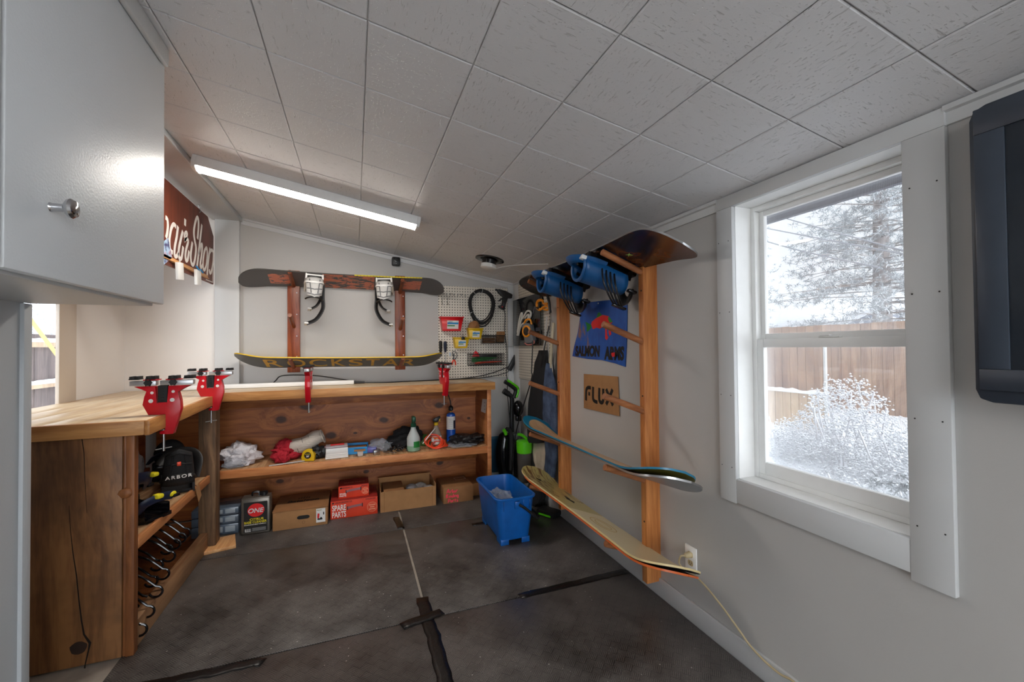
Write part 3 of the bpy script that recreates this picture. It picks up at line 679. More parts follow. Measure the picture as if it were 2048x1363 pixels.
for pts, w_ in ((((38, 370), (62, 400), (70, 480), (62, 580), (45, 650)), .036),
    (((182, 500), (150, 465), (118, 520), (95, 640), (92, 740), (105, 820), (135, 850)), .036), (((210, 495), (190, 640), (165, 780), (162, 885), (190, 900), (215, 850)), .036),
    (((275, 560), (245, 680), (218, 820), (222, 910), (245, 935), (262, 900), (280, 770)), .036), (((308, 395), (306, 435), (305, 485)), .04),
    (((296, 650), (300, 600), (322, 572), (334, 600), (320, 650), (296, 690)), .03), (((296, 690), (330, 665), (348, 700), (322, 800), (310, 890), (320, 960), (342, 940), (360, 830)), .034),
    (((476, 665), (488, 520), (488, 410), (470, 372), (442, 450), (426, 580), (440, 700), (455, 790), (442, 930), (418, 1015), (390, 985), (384, 870), (406, 710)), .036),
    (((535, 470), (515, 640), (490, 860), (470, 1035)), .034), (((492, 880), (520, 760), (540, 745), (532, 880), (514, 1000), (522, 1055), (545, 1020)), .032),
    (((600, 780), (572, 830), (552, 960), (556, 1070), (576, 1080), (600, 1000), (610, 860), (600, 780)), .032),
    (((648, 790), (625, 950), (606, 1170)), .034), (((642, 850), (670, 815), (692, 860), (688, 980), (665, 1105), (646, 1130), (636, 1080)), .032)):
    if pts[0] == (476, 665): L.build('lettering', M['whiteink'], t); L = MB(onleft(0, 0, SX+.0122))
    st(pts, w_, TR)
L.build('lettering', M['whiteink'], t); L = MB(onleft(0, 0, SX+.0122))
for pts in ([(1.85, 1.95), (1.90, 2.25)], [(1.88, 2.24), (2.0, 2.25), (2.02, 2.15), (1.90, 2.10), (2.05, 1.95)], [(2.14, 2.05), (2.24, 2.12), (2.2, 2.17), (2.13, 2.08), (2.2, 1.97), (2.3, 2.0)], [(2.4, 2.14), (2.38, 1.86)], [(2.42, 2.1), (2.52, 2.14), (2.54, 2.02), (2.42, 1.99)]):
    L.ribbon([(v.x, v.y) for v in smooth([(*p, 0) for p in pts], 5)], .034, .0015)
L.build('lettering', M['whiteink'], t)
tag(MB().bb((-1.040, 2.2, 1.842), (-1.03, 3.74, 1.868), .002).bb((-1.030, 2.2, 1.842), (-1.022, 3.74, 1.847), .001).build('sign_ledge', M['shim'], loc=(-1.03, 3, 1.84)), 'thin pale wood ledge along the bottom of the brown sign', 'ledge')
for i, (px, py, lab) in enumerate(((362, 542, 'white hanging tag on the left of the sign ledge'), (398, 554, 'white hanging tag with a blue tie on the right of the sign ledge'))):
    q = at(px, py, 0, -1.005); t2 = thing('hanging_tag', lab, 'tag', (q.x, q.y, q.z-.06), group='white tags hung on the sign ledge')
    Mt = Matrix.Translation((-1.012, q.y, q.z)) @ Matrix.Rotation(.12, 4, 'X')
    MB(Mt).box((0, 0, 0), (.018, .085, .105), .003).build('tag_card', M['white'], t2)
    MB().tube(smooth([(-1.01, q.y-.01, q.z+.05), (-1.012, q.y, q.z+.072), (-1.012, q.y+.012, q.z+.05)], 5), .0025, 6).build('tie', M['skyblue'] if i else M['lgrey'], t2)
    if i: MB().tube(smooth([(-1.003, q.y-.06, q.z+.065), (-1.001, q.y-.02, q.z+.05), (-1.0, q.y+.02, q.z+.055), (-1.0, q.y+.06, q.z+.04)], 5), .005, 6).build('ribbon', M['skyblue'], t2)
q = at(334, 510, 0, -1.03)
pc = MT('postcard_print', lin(150, 190, 220), .5); pc.color(pc.ramp(pc.noise(pc.co(), 24, 3), [(.35, lin(70, 60, 110)), (.5, lin(170, 200, 226)), (.62, lin(190, 150, 170)), (.7, lin(110, 110, 130))]))
tag(MB(Matrix.Translation((-1.031, q.y-.05, q.z)) @ Matrix.Rotation(.5, 4, 'X')).box((0, 0, 0), (.002, .22, .12)).build('postcard', pc.m, loc=(-1.03, q.y, q.z)), 'blue printed card tucked on the sign ledge beside the cabinet', 'card')
q = at(398, 412, 0, -1.04)
m = MB().tube(smooth([(-1.043, q.y, zh), (-1.043, q.y, zh-.012), (-1.036, q.y, zh-.022), (-1.043, q.y, zh-.032), (-1.05, q.y, zh-.024)], 4), .0028, 6)
m.cyl((-1.043, q.y, zh-.004), (-1.043, q.y, zh), .011, n=12).tube([(-1.043+.012*math.cos(a), q.y, zh-.042+.014*math.sin(a)) for a in [k*PI/8 for k in range(16)]], .0022, 6, True)
tag(m.build('ceiling_hook', M['steel'], loc=(-1.043, q.y, zh)), 'small metal eye hook holding the brown sign', 'hook')
# ------------------------------------------------------------------ security camera
q = at(792, 523, 1, BY-.03)
t = thing('security_camera', 'small black cube camera high on the back wall', 'camera', (q.x, BY, q.z))
MB().box((q.x, BY-.035, q.z), (.074, .05, .078), .012).build('camera_body', M['black'], t)
MB(onback(q.x, q.z+.012, BY-.060)).lathe([(.017, 0), (.017, .004), (.012, .005), (.004, .0035)], 24).build('lens', M['blackg'], t)
MB(onback(q.x, q.z-.022, BY-.060)).lathe([(.004, 0), (.004, .0015), (.001, .002)], 12).build('sensor', M['grey'], t)
MB().box((q.x, BY-.006, q.z), (.03, .012, .03), .003).build('mount', M['black'], t)
# ------------------------------------------------------------------ snowboards and bindings
def board_mesh(Lg, wt, waist, curl, th=.009, tl=.20, nu=65, nv=9, tp_=2.5):
    def fn(side):
        def g(u, v):
            x = (.5*(u-.5)-.25*math.cos(PI*u))*Lg; a = abs(x); e = Lg/2-.145
            if a < e: hw = waist/2+(wt-waist)/2*(a/e)**2
            else: k = min(1, (a-e)/.145); hw = wt/2*math.sqrt(max(0, 1-k**tp_))
            y = (v-.5)*2*hw; e2 = Lg/2-tl; z = curl*((a-e2)/tl)**2 if a > e2 else 0
            return (x, y, z+(th/2 if side else -th/2))
        return g
    m = MB(); m.k = 1; m.grid(fn(1), nu, nv); n0 = nu*nv
    m.k = 0; o = len(m.f); m.grid(fn(0), nu, nv); m.f[o:] = [f[::-1] for f in m.f[o:]]
    per = [i*nv for i in range(nu)]+[(nu-1)*nv+j for j in range(1, nv)]+[i*nv+nv-1 for i in range(nu-2, -1, -1)]+[j for j in range(nv-2, 0, -1)]
    for a, b in zip(per, per[1:]+per[:1]): m.f.append((a, a+n0, b+n0, b)); m.mi.append(2)
    return m
def rot_axes(o, x, y, z): return Matrix(((x[0], y[0], z[0], o[0]), (x[1], y[1], z[1], o[1]), (x[2], y[2], z[2], o[2]), (0, 0, 0, 1)))
def snowboard(label, o, ax, nrm, Lg, mats, wt=.295, waist=.25, curl=.055, group='snowboards on the racks', tl=.20, tp_=2.5):
    ax = Vector(ax).normalized(); nrm = Vector(nrm); nrm = (nrm-ax*nrm.dot(ax)).normalized(); y = nrm.cross(ax)
    t = thing('snowboard', label, 'snowboard', (0, 0, 0), (0, 0, 0), group)
    t.matrix_world = rot_axes(o, ax, y, nrm)
    m = board_mesh(Lg, wt, waist, curl, tl=tl, tp_=tp_); m.build('deck', mats, t, local=True, ang=50); return t
def binding_parts(par, Mx, cb, chb, cs, fold=0.0, detail=True, name_base='binding', nested=True, cpad=None):
    """local: x across the foot, y towards the toe, z up from the board"""
    m = MB(Mx); m.prism([(-.055, -.12), (.055, -.12), (.062, -.02), (.058, .13), (-.058, .13), (-.062, -.02)], .001, .018, .003)
    for s in (-1, 1): m.prism([(s*.055, -.125), (s*.066, -.125), (s*.068, .10), (s*.058, .12)], .0, .055, .002)
    base = m.build(name_base, cb, par, local=True); sub = base if nested else par
    m = MB(Mx); m.tube(smooth([(.062, .0, .04), (.064, -.09, .065), (.05, -.15, .09), (0, -.175, .10), (-.05, -.15, .09), (-.064, -.09, .065), (-.062, 0, .04)], 5), .010, 8); m.build('heel_hoop', cb, sub, local=True)
    if fold: T = Mx @ Matrix.Translation((0, -.155, .05)) @ Matrix.Rotation(-fold, 4, 'X') @ Matrix.Translation((0, .155, -.05))
    else: T = Mx
    def sh(u, v):
        a = (u-.5)*2.3; r = .066-.006*v; wv = 1-.12*v*v
        zt = .235-.03*abs(u-.5)*2
        return (r*math.sin(a)*wv*1.05, -.105-r*.85*math.cos(a)-.035*v, .05+(zt-.05)*v)
    hb = MB(T).grid(sh, 13, 9).build('highback', chb, sub, local=True, solid=.007)
    if detail:
        pd = cpad or M['rubber']; m = MB(T)
        for vv in (.30, .62, .9): m.tube([Vector(sh(.08+.84*k/10, vv))+Vector((0, -.005, 0)) for k in range(11)], .0045, 6)
        for uu in (.25, .75): m.tube([Vector(sh(uu+(.5-uu)*.3*k/6, .1+.75*k/6))+Vector((0, -.005, 0)) for k in range(7)], .004, 6)
        m.build('highback_rib', pd, sub, local=True)
    return base, sub
def strap(par, Mx, pts, mat, w=.02, t=.005, buckle=None):
    P = smooth(pts, 5); m = MB(Mx); m.tube(P, w, 8, flat=t/w); o = m.build('strap', mat, par, local=True)
    if buckle: q = P[-1]; MB(Mx @ Matrix.Translation(q)).box((0, 0, 0), (.03, .045, .014), .004).build('buckle', buckle, par, local=True)
    return o
g1 = MT('worn_graphic', lin(52, 52, 54), .38)
x, y, z = g1.xyz(g1.co()); nz = g1.noise(g1.co((1, 2.5, 1)), 11, 5, .7, .6)
band = (x.abs()-.0).lt(.20); spot = ((x.abs()-.52).abs()).lt(.075)
o1 = nz.gt(.49)*band+nz.gt(.45)*spot*(y.abs()).lt(.085)
g1.color(g1.mix(o1.lt(.5)*-1.0+1.0, lin(82, 81, 83), lin(214, 122, 92))); M['b1'] = g1.m
yg = plastic('yellow_sidewall', (214, 196, 40), .4); dkb = plastic('charcoal_base', (70, 69, 66), .35, 0, .12)
tag_t = 'dark snowboard with orange graphics and white bindings, hung base up on the back wall rack'
pegd = Vector((0, -.23, .077)).normalized(); n_up = Vector((0, pegd.z, -pegd.y)); 
oc = Vector((-.045, BY-.155, 1.853))+n_up*.022
b1 = snowboard(tag_t, oc, (1, 0, -.008), -n_up, 1.60, [dkb, M['b1'], dkb], .29, .245, .05)
for xx, mir in ((-.272, -1), (.290, 1)):
    Mx = Matrix.Translation((xx, 0, .006)) @ Matrix.Rotation(.14*mir, 4, 'Z') @ Matrix.Scale(-1, 4, (1, 0, 0) if mir < 0 else (1, 0, 0)) if mir < 0 else Matrix.Translation((xx, 0, .006)) @ Matrix.Rotation(.14, 4, 'Z')
    # heel towards the room: local y of the board points to the wall or the room; pick the side by sign
    ysg = 1 if (b1.matrix_world.to_3x3() @ Vector((0, 1, 0))).y > 0 else -1
    if ysg < 0: Mx = Mx @ Matrix.Rotation(PI, 4, 'Z')
    bs, sub = binding_parts(b1, Mx, M['vinyl'], M['lgrey'], M['black'], cpad=M['grey'])
    MB(Mx).box((0, -.10, .022), (.10, .05, .012), .003).build('heel_pad', M['black'], sub, local=True)
    sd = 1
    strap(sub, Mx, [(.066, -.06, .06), (.07, -.02, .15), (.075, .0, .24), (.03, .02, .33), (-.04, .03, .37)], M['black'], .019, .010, M['white'])
    strap(sub, Mx, [(.066, .05, .05), (.06, .05, .13), (.03, .05, .20), (-.02, .05, .235)], M['black'], .015, .008, M['white'])
    MB(Mx).tube([Vector((.062*math.sin(a), -.125-.062*math.cos(a), .232)) for a in [(-1.3+2.6*k/10) for k in range(11)]], .006, 8).build('highback_lip', M['black'], sub, local=True)
# yellow measuring strip along the upper edge of that board
ysg = 1 if (b1.matrix_world.to_3x3() @ Vector((0, 1, 0))).y < 0 else -1
m = MB(); sgx = 1 if (b1.matrix_world.to_3x3() @ Vector((1, 0, 0))).x > 0 else -1
for k in range(22): x0 = .04+k*.025; xm_ = x0+.0125; hw = .1225+.0225*(xm_/.655)**2; m.box((sgx*xm_, ysg*(hw+.0012), 0), (.0215 if k % 2 else .0235, .003, .011), .0005)
m.build('edge_scale', yg, b1, local=True)
gold = plastic('gold_ink', (196, 152, 50), .5, 0, .2)
oc = Vector((-.07, BY-.155, 1.178))+n_up*.022
b2 = snowboard('charcoal snowboard with gold lettering and a yellow edge, lower on the back wall rack', oc, (1, 0, -.012), n_up, 1.62, [dkb, M['yel'], M['yel']], .29, .25, .06, tl=.26)
# the base faces down and out: lettering on local -z
ysg = 1 if (b2.matrix_world.to_3x3() @ Vector((0, 1, 0))).y < 0 else -1
Ml = rot_axes((0, 0, -.0047), (1, 0, 0), (0, ysg*1.0, 0), (0, 0, -1))
m = MB(Ml); wR = [('R', -.60, .12), ('O', -.44, .13), ('C', -.28, .13), ('K', -.115, .11), ('S', .02, .11), ('T', .155, .11), ('A', .295, .13), ('R', .45, .12)]
for ch, x0, wd_ in wR: letters(m, ch, x0, -.10, wd_, .20, .0006, .012)
m.build('lettering', gold, b2, local=True)
# ------------------------------------------------------------------ racks
def back_rack(x0, x1, label, pegs, lean):
    t = thing('wall_rack', label, 'rack', ((x0+x1)/2, BY, 1.118), group='stained rack posts on the back wall')
    MB().bb((x0, BY-.038, 1.118), (x1, BY, 1.965), .003).build('rack_post', M['stain'], t)
    for z in pegs:
        xc = (x0+x1)/2-.0; MB().cyl((xc, BY-.03, z-.003), (xc+lean, BY-.265, z+.076), .0165, n=20, bev=.0015).build('peg', M['peg'], t)
    m = MB()
    for z in (1.25, 1.42, 1.6, 1.78): m.cyl((x0+.07, BY-.038, z), (x0+.07, BY-.041, z), .004, n=10)
    m.build('screw_head', M['steel'], t)
back_rack(-.525, -.432, 'left stained rack post with pegs on the back wall', (1.84, 1.50, 1.165), 0)
back_rack(.338, .425, 'right stained rack post with pegs on the back wall', (1.815, 1.487, 1.150), .0)
PX, PXT = RX-.089, 1.172
def side_rack(yc, label, zs, zt):
    t = thing('wall_rack', label, 'rack', (RX, yc, zt), group='cedar rack posts on the right wall')
    MB().bb((PX, yc-.020, zt), (RX, yc+.020, 1.775), .002).build('rack_post', M['cedar'], t)
    for z in zs: MB().cyl((PX+.01, yc, z-.004), (PXT, yc, z+.088), .0165, n=20, bev=.0012).build('peg', M['cpeg'], t)
    m = MB()
    for z in (.40, 1.05, 1.60): m.cyl((PX, yc-.004, z), (PX-.002, yc-.004, z), .0045, n=10)
    m.build('screw_head', M['dsteel'], t)
side_rack(1.832, 'near cedar rack post with five pegs on the right wall', (1.70, 1.335, .973, .616, .236), .085)
side_rack(2.800, 'far cedar rack post with five pegs on the right wall', (1.70, 1.335, .965, .600, .225), .12)
# boards on the right rack
rd = Vector((PXT-PX, 0, .088)).normalized(); rn = Vector((-rd.z, 0, rd.x)); rn = rn if rn.z > 0 else -rn
def rpos(z, k, lift, y): return Vector((PX, y, z+.004))+rd*k+rn*lift
bk = MT('dark_glossy_deck', lin(20, 17, 18), .22); nz = bk.noise(bk.co((1, 1.6, 1)), 4.2, 3, .6, .8)
bk.color(bk.ramp(nz, [(.36, lin(12, 12, 15)), (.50, lin(30, 22, 22)), (.60, lin(104, 58, 30)), (.70, lin(54, 32, 46))])); M['deckk'] = bk.m
t3 = snowboard('glossy black and brown snowboard with blue bindings hung under it, top of the right rack', rpos(1.70, .128, .023, 2.20), (0, -1, .0), -rn, 1.62, [M['blackg'], M['deckk'], M['steel']], .30, .255, .035, tl=.24, tp_=3.2)
ysg = 1 if (t3.matrix_world.to_3x3() @ Vector((0, 1, 0))).x > 0 else -1
for yy in (1.99, 2.47):
    lx = (t3.matrix_world.inverted() @ Vector((1.28, yy, 1.75))).x
    Mx = Matrix.Translation((lx, 0, .006)) @ Matrix.Rotation((0 if ysg > 0 else PI)+.12, 4, 'Z') @ Matrix.Scale(1.12, 4)
    m = MB(Mx); m.prism([(-.055, -.12), (.055, -.12), (.062, -.02), (.058, .15), (-.058, .15), (-.062, -.02)], .001, .02, .003)
    for s_ in (-1, 1): m.prism([(s_*.055, -.12), (s_*.066, -.12), (s_*.068, .10), (s_*.058, .13)], .0, .055, .002)
    sub = m.build('binding', M['blackg'], t3, local=True)
    def cuff(u, v):
        a = (u-.5)*4.5; k = 1-.10*v; return (.078*k*math.sin(a), -.125+.235*v+.02*math.cos(a), .068+.062*k*math.cos(a)-.012*v)
    MB(Mx).grid(cuff, 25, 10).build('highback', M['bind'], sub, local=True, solid=.006)
    MB(Mx).tube([Vector(cuff(k/24, 0)) for k in range(25)], .008, 8).build('highback_lip', M['bind'], sub, local=True)
    MB(Mx).tube(smooth([(.066, -.02, .035), (.070, -.09, .040), (.05, -.155, .050), (0, -.178, .054), (-.05, -.155, .050), (-.070, -.09, .040), (-.066, -.02, .035)], 5), .022, 10, flat=.35).build('heel_cup', M['bind'], sub, local=True)
    strap(sub, Mx, [(.080, -.10, .07), (.086, -.02, .085), (.086, .06, .08), (.075, .13, .07)], M['black'], .02, .008, M['dsteel'])
    strap(sub, Mx, [(.066, .12, .03), (.072, .15, .085), (.04, .165, .125), (-.02, .165, .13), (-.06, .15, .10)], M['black'], .03, .010, M['dsteel'])
    for k in range(4): strap(sub, Mx, [(-.076, -.035+.022*k, .06), (-.098, -.02+.022*k, .12), (-.082, .03+.020*k, .165), (-.05, .085+.016*k, .19)], M['black'], .0045, .0045)
    MB(Mx @ Matrix.Translation((-.05, .115, .192))).box((0, 0, 0), (.03, .07, .012), .004).build('buckle', M['blackg'], sub, local=True)
    strap(sub, Mx, [(.03, -.10, .02), (.075, -.03, .035), (.08, .05, .03)], plastic('brown_strap', (120, 72, 54), .5), .014, .006)
    MB(Mx @ Matrix.Translation((-.07, -.14, .045))).box((0, 0, 0), (.035, .028, .02), .005).build('buckle', M['white'], sub, local=True)
q = t3.matrix_world.inverted() @ at(1262, 497, 0, 1.30); MB(Matrix.Translation((q.x, q.y, .0048))).prism([(-.02, -.012), (-.004, -.004), (.018, -.012), (.008, .003), (.02, .012), (.0, .006), (-.02, .010), (-.008, 0)], 0, .0005).build('emblem', plastic('lime_ink', (170, 220, 110), .5), t3, local=True)
tanb = plastic('tan_topsheet', (206, 168, 124), .35, 0, .10); tealb = plastic('teal_base', (24, 116, 150), .3)
tb = MT('tan_topsheet_teal_rim', lin(206, 168, 124), .35); x, y, z = tb.xyz(tb.co()); ax_ = (x*-1.0-.56).op('MAXIMUM', 0.0)*(1/.20); ay_ = y*(1/.118)
tb.color(tb.mix((ax_*ax_+ay_*ay_).gt(1.0)*x.lt(-.52), tb.ramp(tb.noise(tb.co((.3, 6, 1)), 9, 3), [(.4, lin(196, 156, 112)), (.6, lin(214, 178, 134))]), lin(24, 116, 150))); M['tanb'] = tb.m
greyb = plastic('grey_base', (128, 132, 136), .3, 0, .1); cream = MT('cream_topsheet', lin(222, 206, 166), .33)
x, y, z = cream.xyz(cream.co()); wv = cream.noise(cream.co((.6, 5, 1)), 7, 4, .6, 1.2)
cream.color(cream.mix((x.lt(-.22)*wv.gt(.55)), cream.ramp(x, [(-.1, lin(186, 168, 104)), (.0, lin(224, 208, 168))]), lin(120, 84, 48))); M['cream'] = cream.m
rb_ = MT('red_olive_base', lin(110, 100, 40), .35); x, y, z = rb_.xyz(rb_.co()); rb_.color(rb_.mix(x.gt(.60), rb_.mix(x.gt(.40), lin(20, 20, 22), lin(176, 44, 26)), lin(104, 98, 40))); M['rob'] = rb_.m
oliv = plastic('olive_topsheet', (120, 112, 62), .4, 0, .2); ora = plastic('orange_base', (206, 98, 42), .35)
gg = 'boards stacked on the lower pegs of the right rack'
snowboard('grey based snowboard lying under the teal edged one on the right rack', rpos(.608, .130, .0235, 2.195), (0, -1, .012), rn, 1.60, [greyb, oliv, M['steel']], .295, .25, .055, gg, .26)
snowboard('tan snowboard with a teal edge and upturned tip, fourth peg row of the right rack', rpos(.608, .128, .034, 2.245), (0, -1, .006), rn, 1.60, [M['rob'], M['tanb'], tealb], .29, .245, .078, gg, .30)
snowboard('brown snowboard with an orange base under the cream one, lowest peg row', rpos(.231, .130, .0235, 2.21), (0, -1, 0), rn, 1.58, [ora, M['cpeg'], ora], .29, .245, .045, gg, .25)
t4 = snowboard('cream patterned snowboard on the lowest pegs of the right rack', rpos(.231, .128, .034, 2.24), (0, -1, .0), rn, 1.64, [M['black'], M['cream'], plastic('pale_sidewall', (226, 204, 150), .4)], .295, .25, .06, gg, .25)
for px, py, sc, sh in ((1080, 943, .06, 0), (1133, 1018, .075, 1), (1205, 1052, .085, 2)):
    q = t4.matrix_world.inverted() @ at(px, py, 0, 1.285); m = MB(Matrix.Translation((q.x, q.y, .0052+(.06*((abs(q.x)-.57)/.25)**2 if abs(q.x) > .57 else 0))))
    if sh == 2: m.ribbon([(1.2*sc*math.cos(a*PI/10), .7*sc*math.sin(a*PI/10)) for a in range(20)], .003, .0006, True).ribbon([(.8*sc*math.cos(a*PI/10), .4*sc*math.sin(a*PI/10)) for a in range(20)], .003, .0006, True)
    else: m.prism([(-sc, 0), (-sc*.5, .25*sc), (0, .1*sc), (.4*sc, .3*sc), (sc, -.1*sc), (.4*sc, -.15*sc), (0, -.3*sc), (-.5*sc, -.12*sc)], 0, .0006)
    m.build('emblem', gold if sh == 2 else M['blackink'], t4, local=True)
# ------------------------------------------------------------------ television at the right edge
t = thing('television', 'black wall-mounted television cut by the right edge of the view', 'television', (RX, .25, 1.16))
Tm = Matrix.Translation((1.418, .555, 1.172)) @ Matrix.Rotation(.0, 4, 'Y')
m = MB(); m.prism([(-v.x, v.y) for v in [Vector(p) for p in arc((-.04, .04), .04, 180, 270, 6)[:0]]] or [(0, .03), (.008, .008), (.03, 0), (1.05, 0), (1.05, .715), (.03, .715), (.008, .707), (0, .685)], 0, .045, .004, M=onright(.572, 1.168, 1.462))
m.build('television_body', plastic('tv_shell', (52, 60, 72), .36), t)
m = MB(onright(.572, 1.168, 1.4165)); fr_ = [(.0, .03), (.05, .0)]
m.bb((.010, .030, 0), (1.04, .080, .006), .002).bb((.010, .645, 0), (1.04, .707, .006), .002).bb((.010, .080, 0), (.062, .645, .006), .002).bb((.99, .080, 0), (1.04, .645, .006), .002).build('bezel', plastic('tv_bezel', (58, 66, 78), .30), t)
MB(onright(.572, 1.168, 1.4168)).bb((.062, .08, 0), (.99, .645, .0015)).build('screen', plastic('tv_screen', (34, 40, 48), .14), t)
MB().bb((1.46, .0, 1.35), (RX, .35, 1.7), .004).build('wall_bracket', M['black'], t)
# ------------------------------------------------------------------ wall socket and its cord
q = at(1383, 1116, 0, RX)
t = thing('wall_socket', 'white double wall socket low on the right wall', 'socket', (RX, q.y, q.z-.058))
MB(onright(q.y, q.z, RX)).box((0, 0, .003), (.072, .117, .006), .002).build('cover_plate', M['vinyl'], t)
for s in (-1, 1):
    r = MB(onright(q.y, q.z+s*.02, RX-.006)).prism([(.0165*math.cos(a*PI/12), max(-.0125, min(.0125, .0165*math.sin(a*PI/12)))) for a in range(24)], 0, .002).build('receptacle', M['tan'], t)
    MB(onright(q.y, q.z+s*.02, RX-.0078)).bb((-.007, -.004, 0), (-.005, .006, .0008)).bb((.005, -.004, 0), (.007, .005, .0008)).bb((-.002, -.010, 0), (.002, -.006, .0008)).build('slot', M['blackink'], r)
t = thing('plug_cord', 'tan cord plugged into the white socket and trailing down to the floor', 'cord', (RX-.03, q.y, q.z))
MB(onright(q.y, q.z+.02, RX-.008)).lathe([(.014, 0), (.014, .016), (.010, .030), (.005, .034)], 16).build('plug', M['tan'], t)
cp = [Vector((RX-.04, q.y, q.z+.02)), Vector((RX-.055, q.y+.012, q.z+.012)), Vector((RX-.055, q.y+.012, q.z-.03))]+[at(x, y, 0, RX-d) for x, y, d in ((1400, 1160, .045), (1440, 1207, .04), (1480, 1262, .035), (1500, 1290, .03), (1530, 1322, .03), (1560, 1347, .03), (1595, 1370, .03))]+[Vector((RX-.03, .95, .04)), Vector((RX-.06, .8, .017)), Vector((RX-.07, .4, .017))]
MB().tube(smooth(cp, 6), .0042, 8).build('cable', M['tan'], t)
# ------------------------------------------------------------------ pegboards
pgb = MT('pegboard_face', lin(226, 219, 206), .5); x, y, z = pgb.xyz(pgb.co())
def holes(a, b): fa = ((a*(1/.0254)).fract()-.5); fb = ((b*(1/.0254)).fract()-.5); return ((fa*fa+fb*fb)).lt(.036)
ox = x.op('MAXIMUM', -9)
ha = holes(x, z); hb = holes(y, z)
gm = pgb.n('NewGeometry'); nx_, ny_, nz_ = pgb.xyz(gm.outputs['Normal'])
isx = nx_.abs().gt(.5); hh = hb*isx+ha*(isx*-1.0+1.0)
pgb.color(pgb.mix(hh, lin(226, 219, 206), lin(26, 22, 18))); pgb.bump(hh*-1.0, .3, .003); M['pegb'] = pgb.m
PZ = BY-.012
tag(MB().bb((.732, PZ, 1.02), (1.422, BY, 1.895), .001).build('pegboard', M['pegb'], loc=(1.08, BY, 1.02)), 'cream pegboard hung with bins and tools on the back wall', 'pegboard')
tag(MB().bb((RX-.012, 3.10, 1.012), (RX, 3.795, 1.915), .001).build('pegboard', M['pegb'], loc=(RX, 3.45, 1.01)), 'cream pegboard in the corner on the right wall behind the dark sign', 'pegboard')
def row_hook(px, py, i, lab, grp):
    q = at(px, py, 1, PZ); t = MB(onback(q.x, q.z, PZ)).tube(smooth([(0, .012, -.002), (0, 0, .002), (0, -.008, .02), (0, -.004, .035), (0, .008, .04)], 4), .003, 6).build('peg_hook', M['steel'], loc=(q.x, PZ, q.z))
    return tag(t, lab, 'hook', grp)
for i in range(7): row_hook(885+i*7.4, 588+i*.35, i, 'small steel hook in the row at the top left of the pegboard', 'steel hooks in a row on the pegboard')
for px, lab in ((884, 'left of two small hooks above the red bin'), (895, 'right of two small hooks above the red bin')):
    q = at(px, 602, 1, PZ); tag(MB(onback(q.x, q.z, PZ)).tube(smooth([(0, .03, .002), (0, -.02, .006), (0, -.034, .018), (0, -.02, .03)], 4), .0026, 6).build('peg_hook', M['steel'], loc=(q.x, PZ, q.z)), lab, 'hook')
def bin_(name, label, px, py, w, h, d, mat, group=None, label_card=True):
    """front-opening hanging bin, px,py the middle of its front top edge"""
    q = at(px, py, 1, PZ-d); t = thing('storage_bin', label, 'bin', (q.x, PZ, q.z-h), group=group)
    Mx = onback(q.x, q.z-h, PZ)
    def shell(ins):
        w0, w1 = w*.40-ins, w/2-ins; return w0, w1
    b = bmesh.new(); lo = [b.verts.new(p) for p in ((-w*.40, .004, .002), (w*.40, .004, .002), (w*.40, 0, d*.72), (-w*.40, 0, d*.72))]
    hi = [b.verts.new(p) for p in ((-w/2, h*1.06, .002), (w/2, h*1.06, .002), (w/2, h, d), (-w/2, h, d))]
    b.faces.new(lo[::-1])
    for i in range(4): b.faces.new((lo[i], lo[(i+1) % 4], hi[(i+1) % 4], hi[i]))
    o = MB(Mx).bm(b).build('bin_body', mat, t, solid=.003)
    m = MB(Mx); m.box((0, h, d+.002), (w+.012, .010, .008), .002).box((-w/2-.002, h*1.03, d/2), (.008, .010, d), .002).box((w/2+.002, h*1.03, d/2), (.008, .010, d), .002).build('rim', mat, t)
    s = math.atan2(d*.28, h)
    Ml = Mx @ Matrix.Translation((w*.03, h*.46, d*.86+.003)) @ Matrix.Rotation(s, 4, 'X')
    lb = MB(Ml).box((0, 0, 0), (w*.52, h*.62, .001)).build('label_card', M['paper'], t)
    MB(Ml).box((0, .01*h/.1, .001), (w*.50, h*.13, .0008)).build('label_stripe', M['skyblue'], lb)
    MB(Ml).box((-w*.08, -.08*h, .001), (w*.34, h*.08, .0008)).build('label_stripe', M['greenink'], lb)
    m = MB(Ml); letters(m, 'AKRO', -w*.22, h*.15, w*.2, h*.09, .0004, .01, .2, z=.0006) if w > .15 else letters(m, 'AKRO', -w*.18, h*.15, w*.14, h*.07, .0004, .01, .2, z=.0006)
    m.build('lettering', M['blackink'], lb)
    return t
bin_('b', 'red plastic storage bin with a printed label on the pegboard', 905, 634, .205, .125, .11, M['redp'])
bin_('b', 'upper right yellow storage bin holding a brown lump on the pegboard', 952, 657, .135, .095, .10, M['yel'])
bin_('b', 'lower left yellow storage bin with a black clip on its rim', 924, 675, .135, .095, .10, M['yel'])
q = at(926, 676, 1, PZ-.105); tag(MB().box((q.x, PZ-.106, q.z), (.032, .016, .026), .003).tube([(q.x-.006, PZ-.108, q.z+.01), (q.x-.008, PZ-.106, q.z+.03), (q.x+.008, PZ-.106, q.z+.03), (q.x+.006, PZ-.108, q.z+.01)], .0016, 6).build('binder_clip', M['black'], loc=(q.x, PZ-.1, q.z)), 'black binder clip on the rim of the lower yellow bin', 'clip')
q = at(948, 652, 1, PZ-.05); tag(MB(Matrix.Translation((q.x, PZ-.05, q.z-.01))).sphere((0, 0, 0), (.055, .035, .06), sub=3, seed=3, amp=.2).build('sanding_pad', M['cardd'], loc=(q.x, PZ-.05, q.z)), 'brown lump sticking out of the upper yellow bin', 'pad')
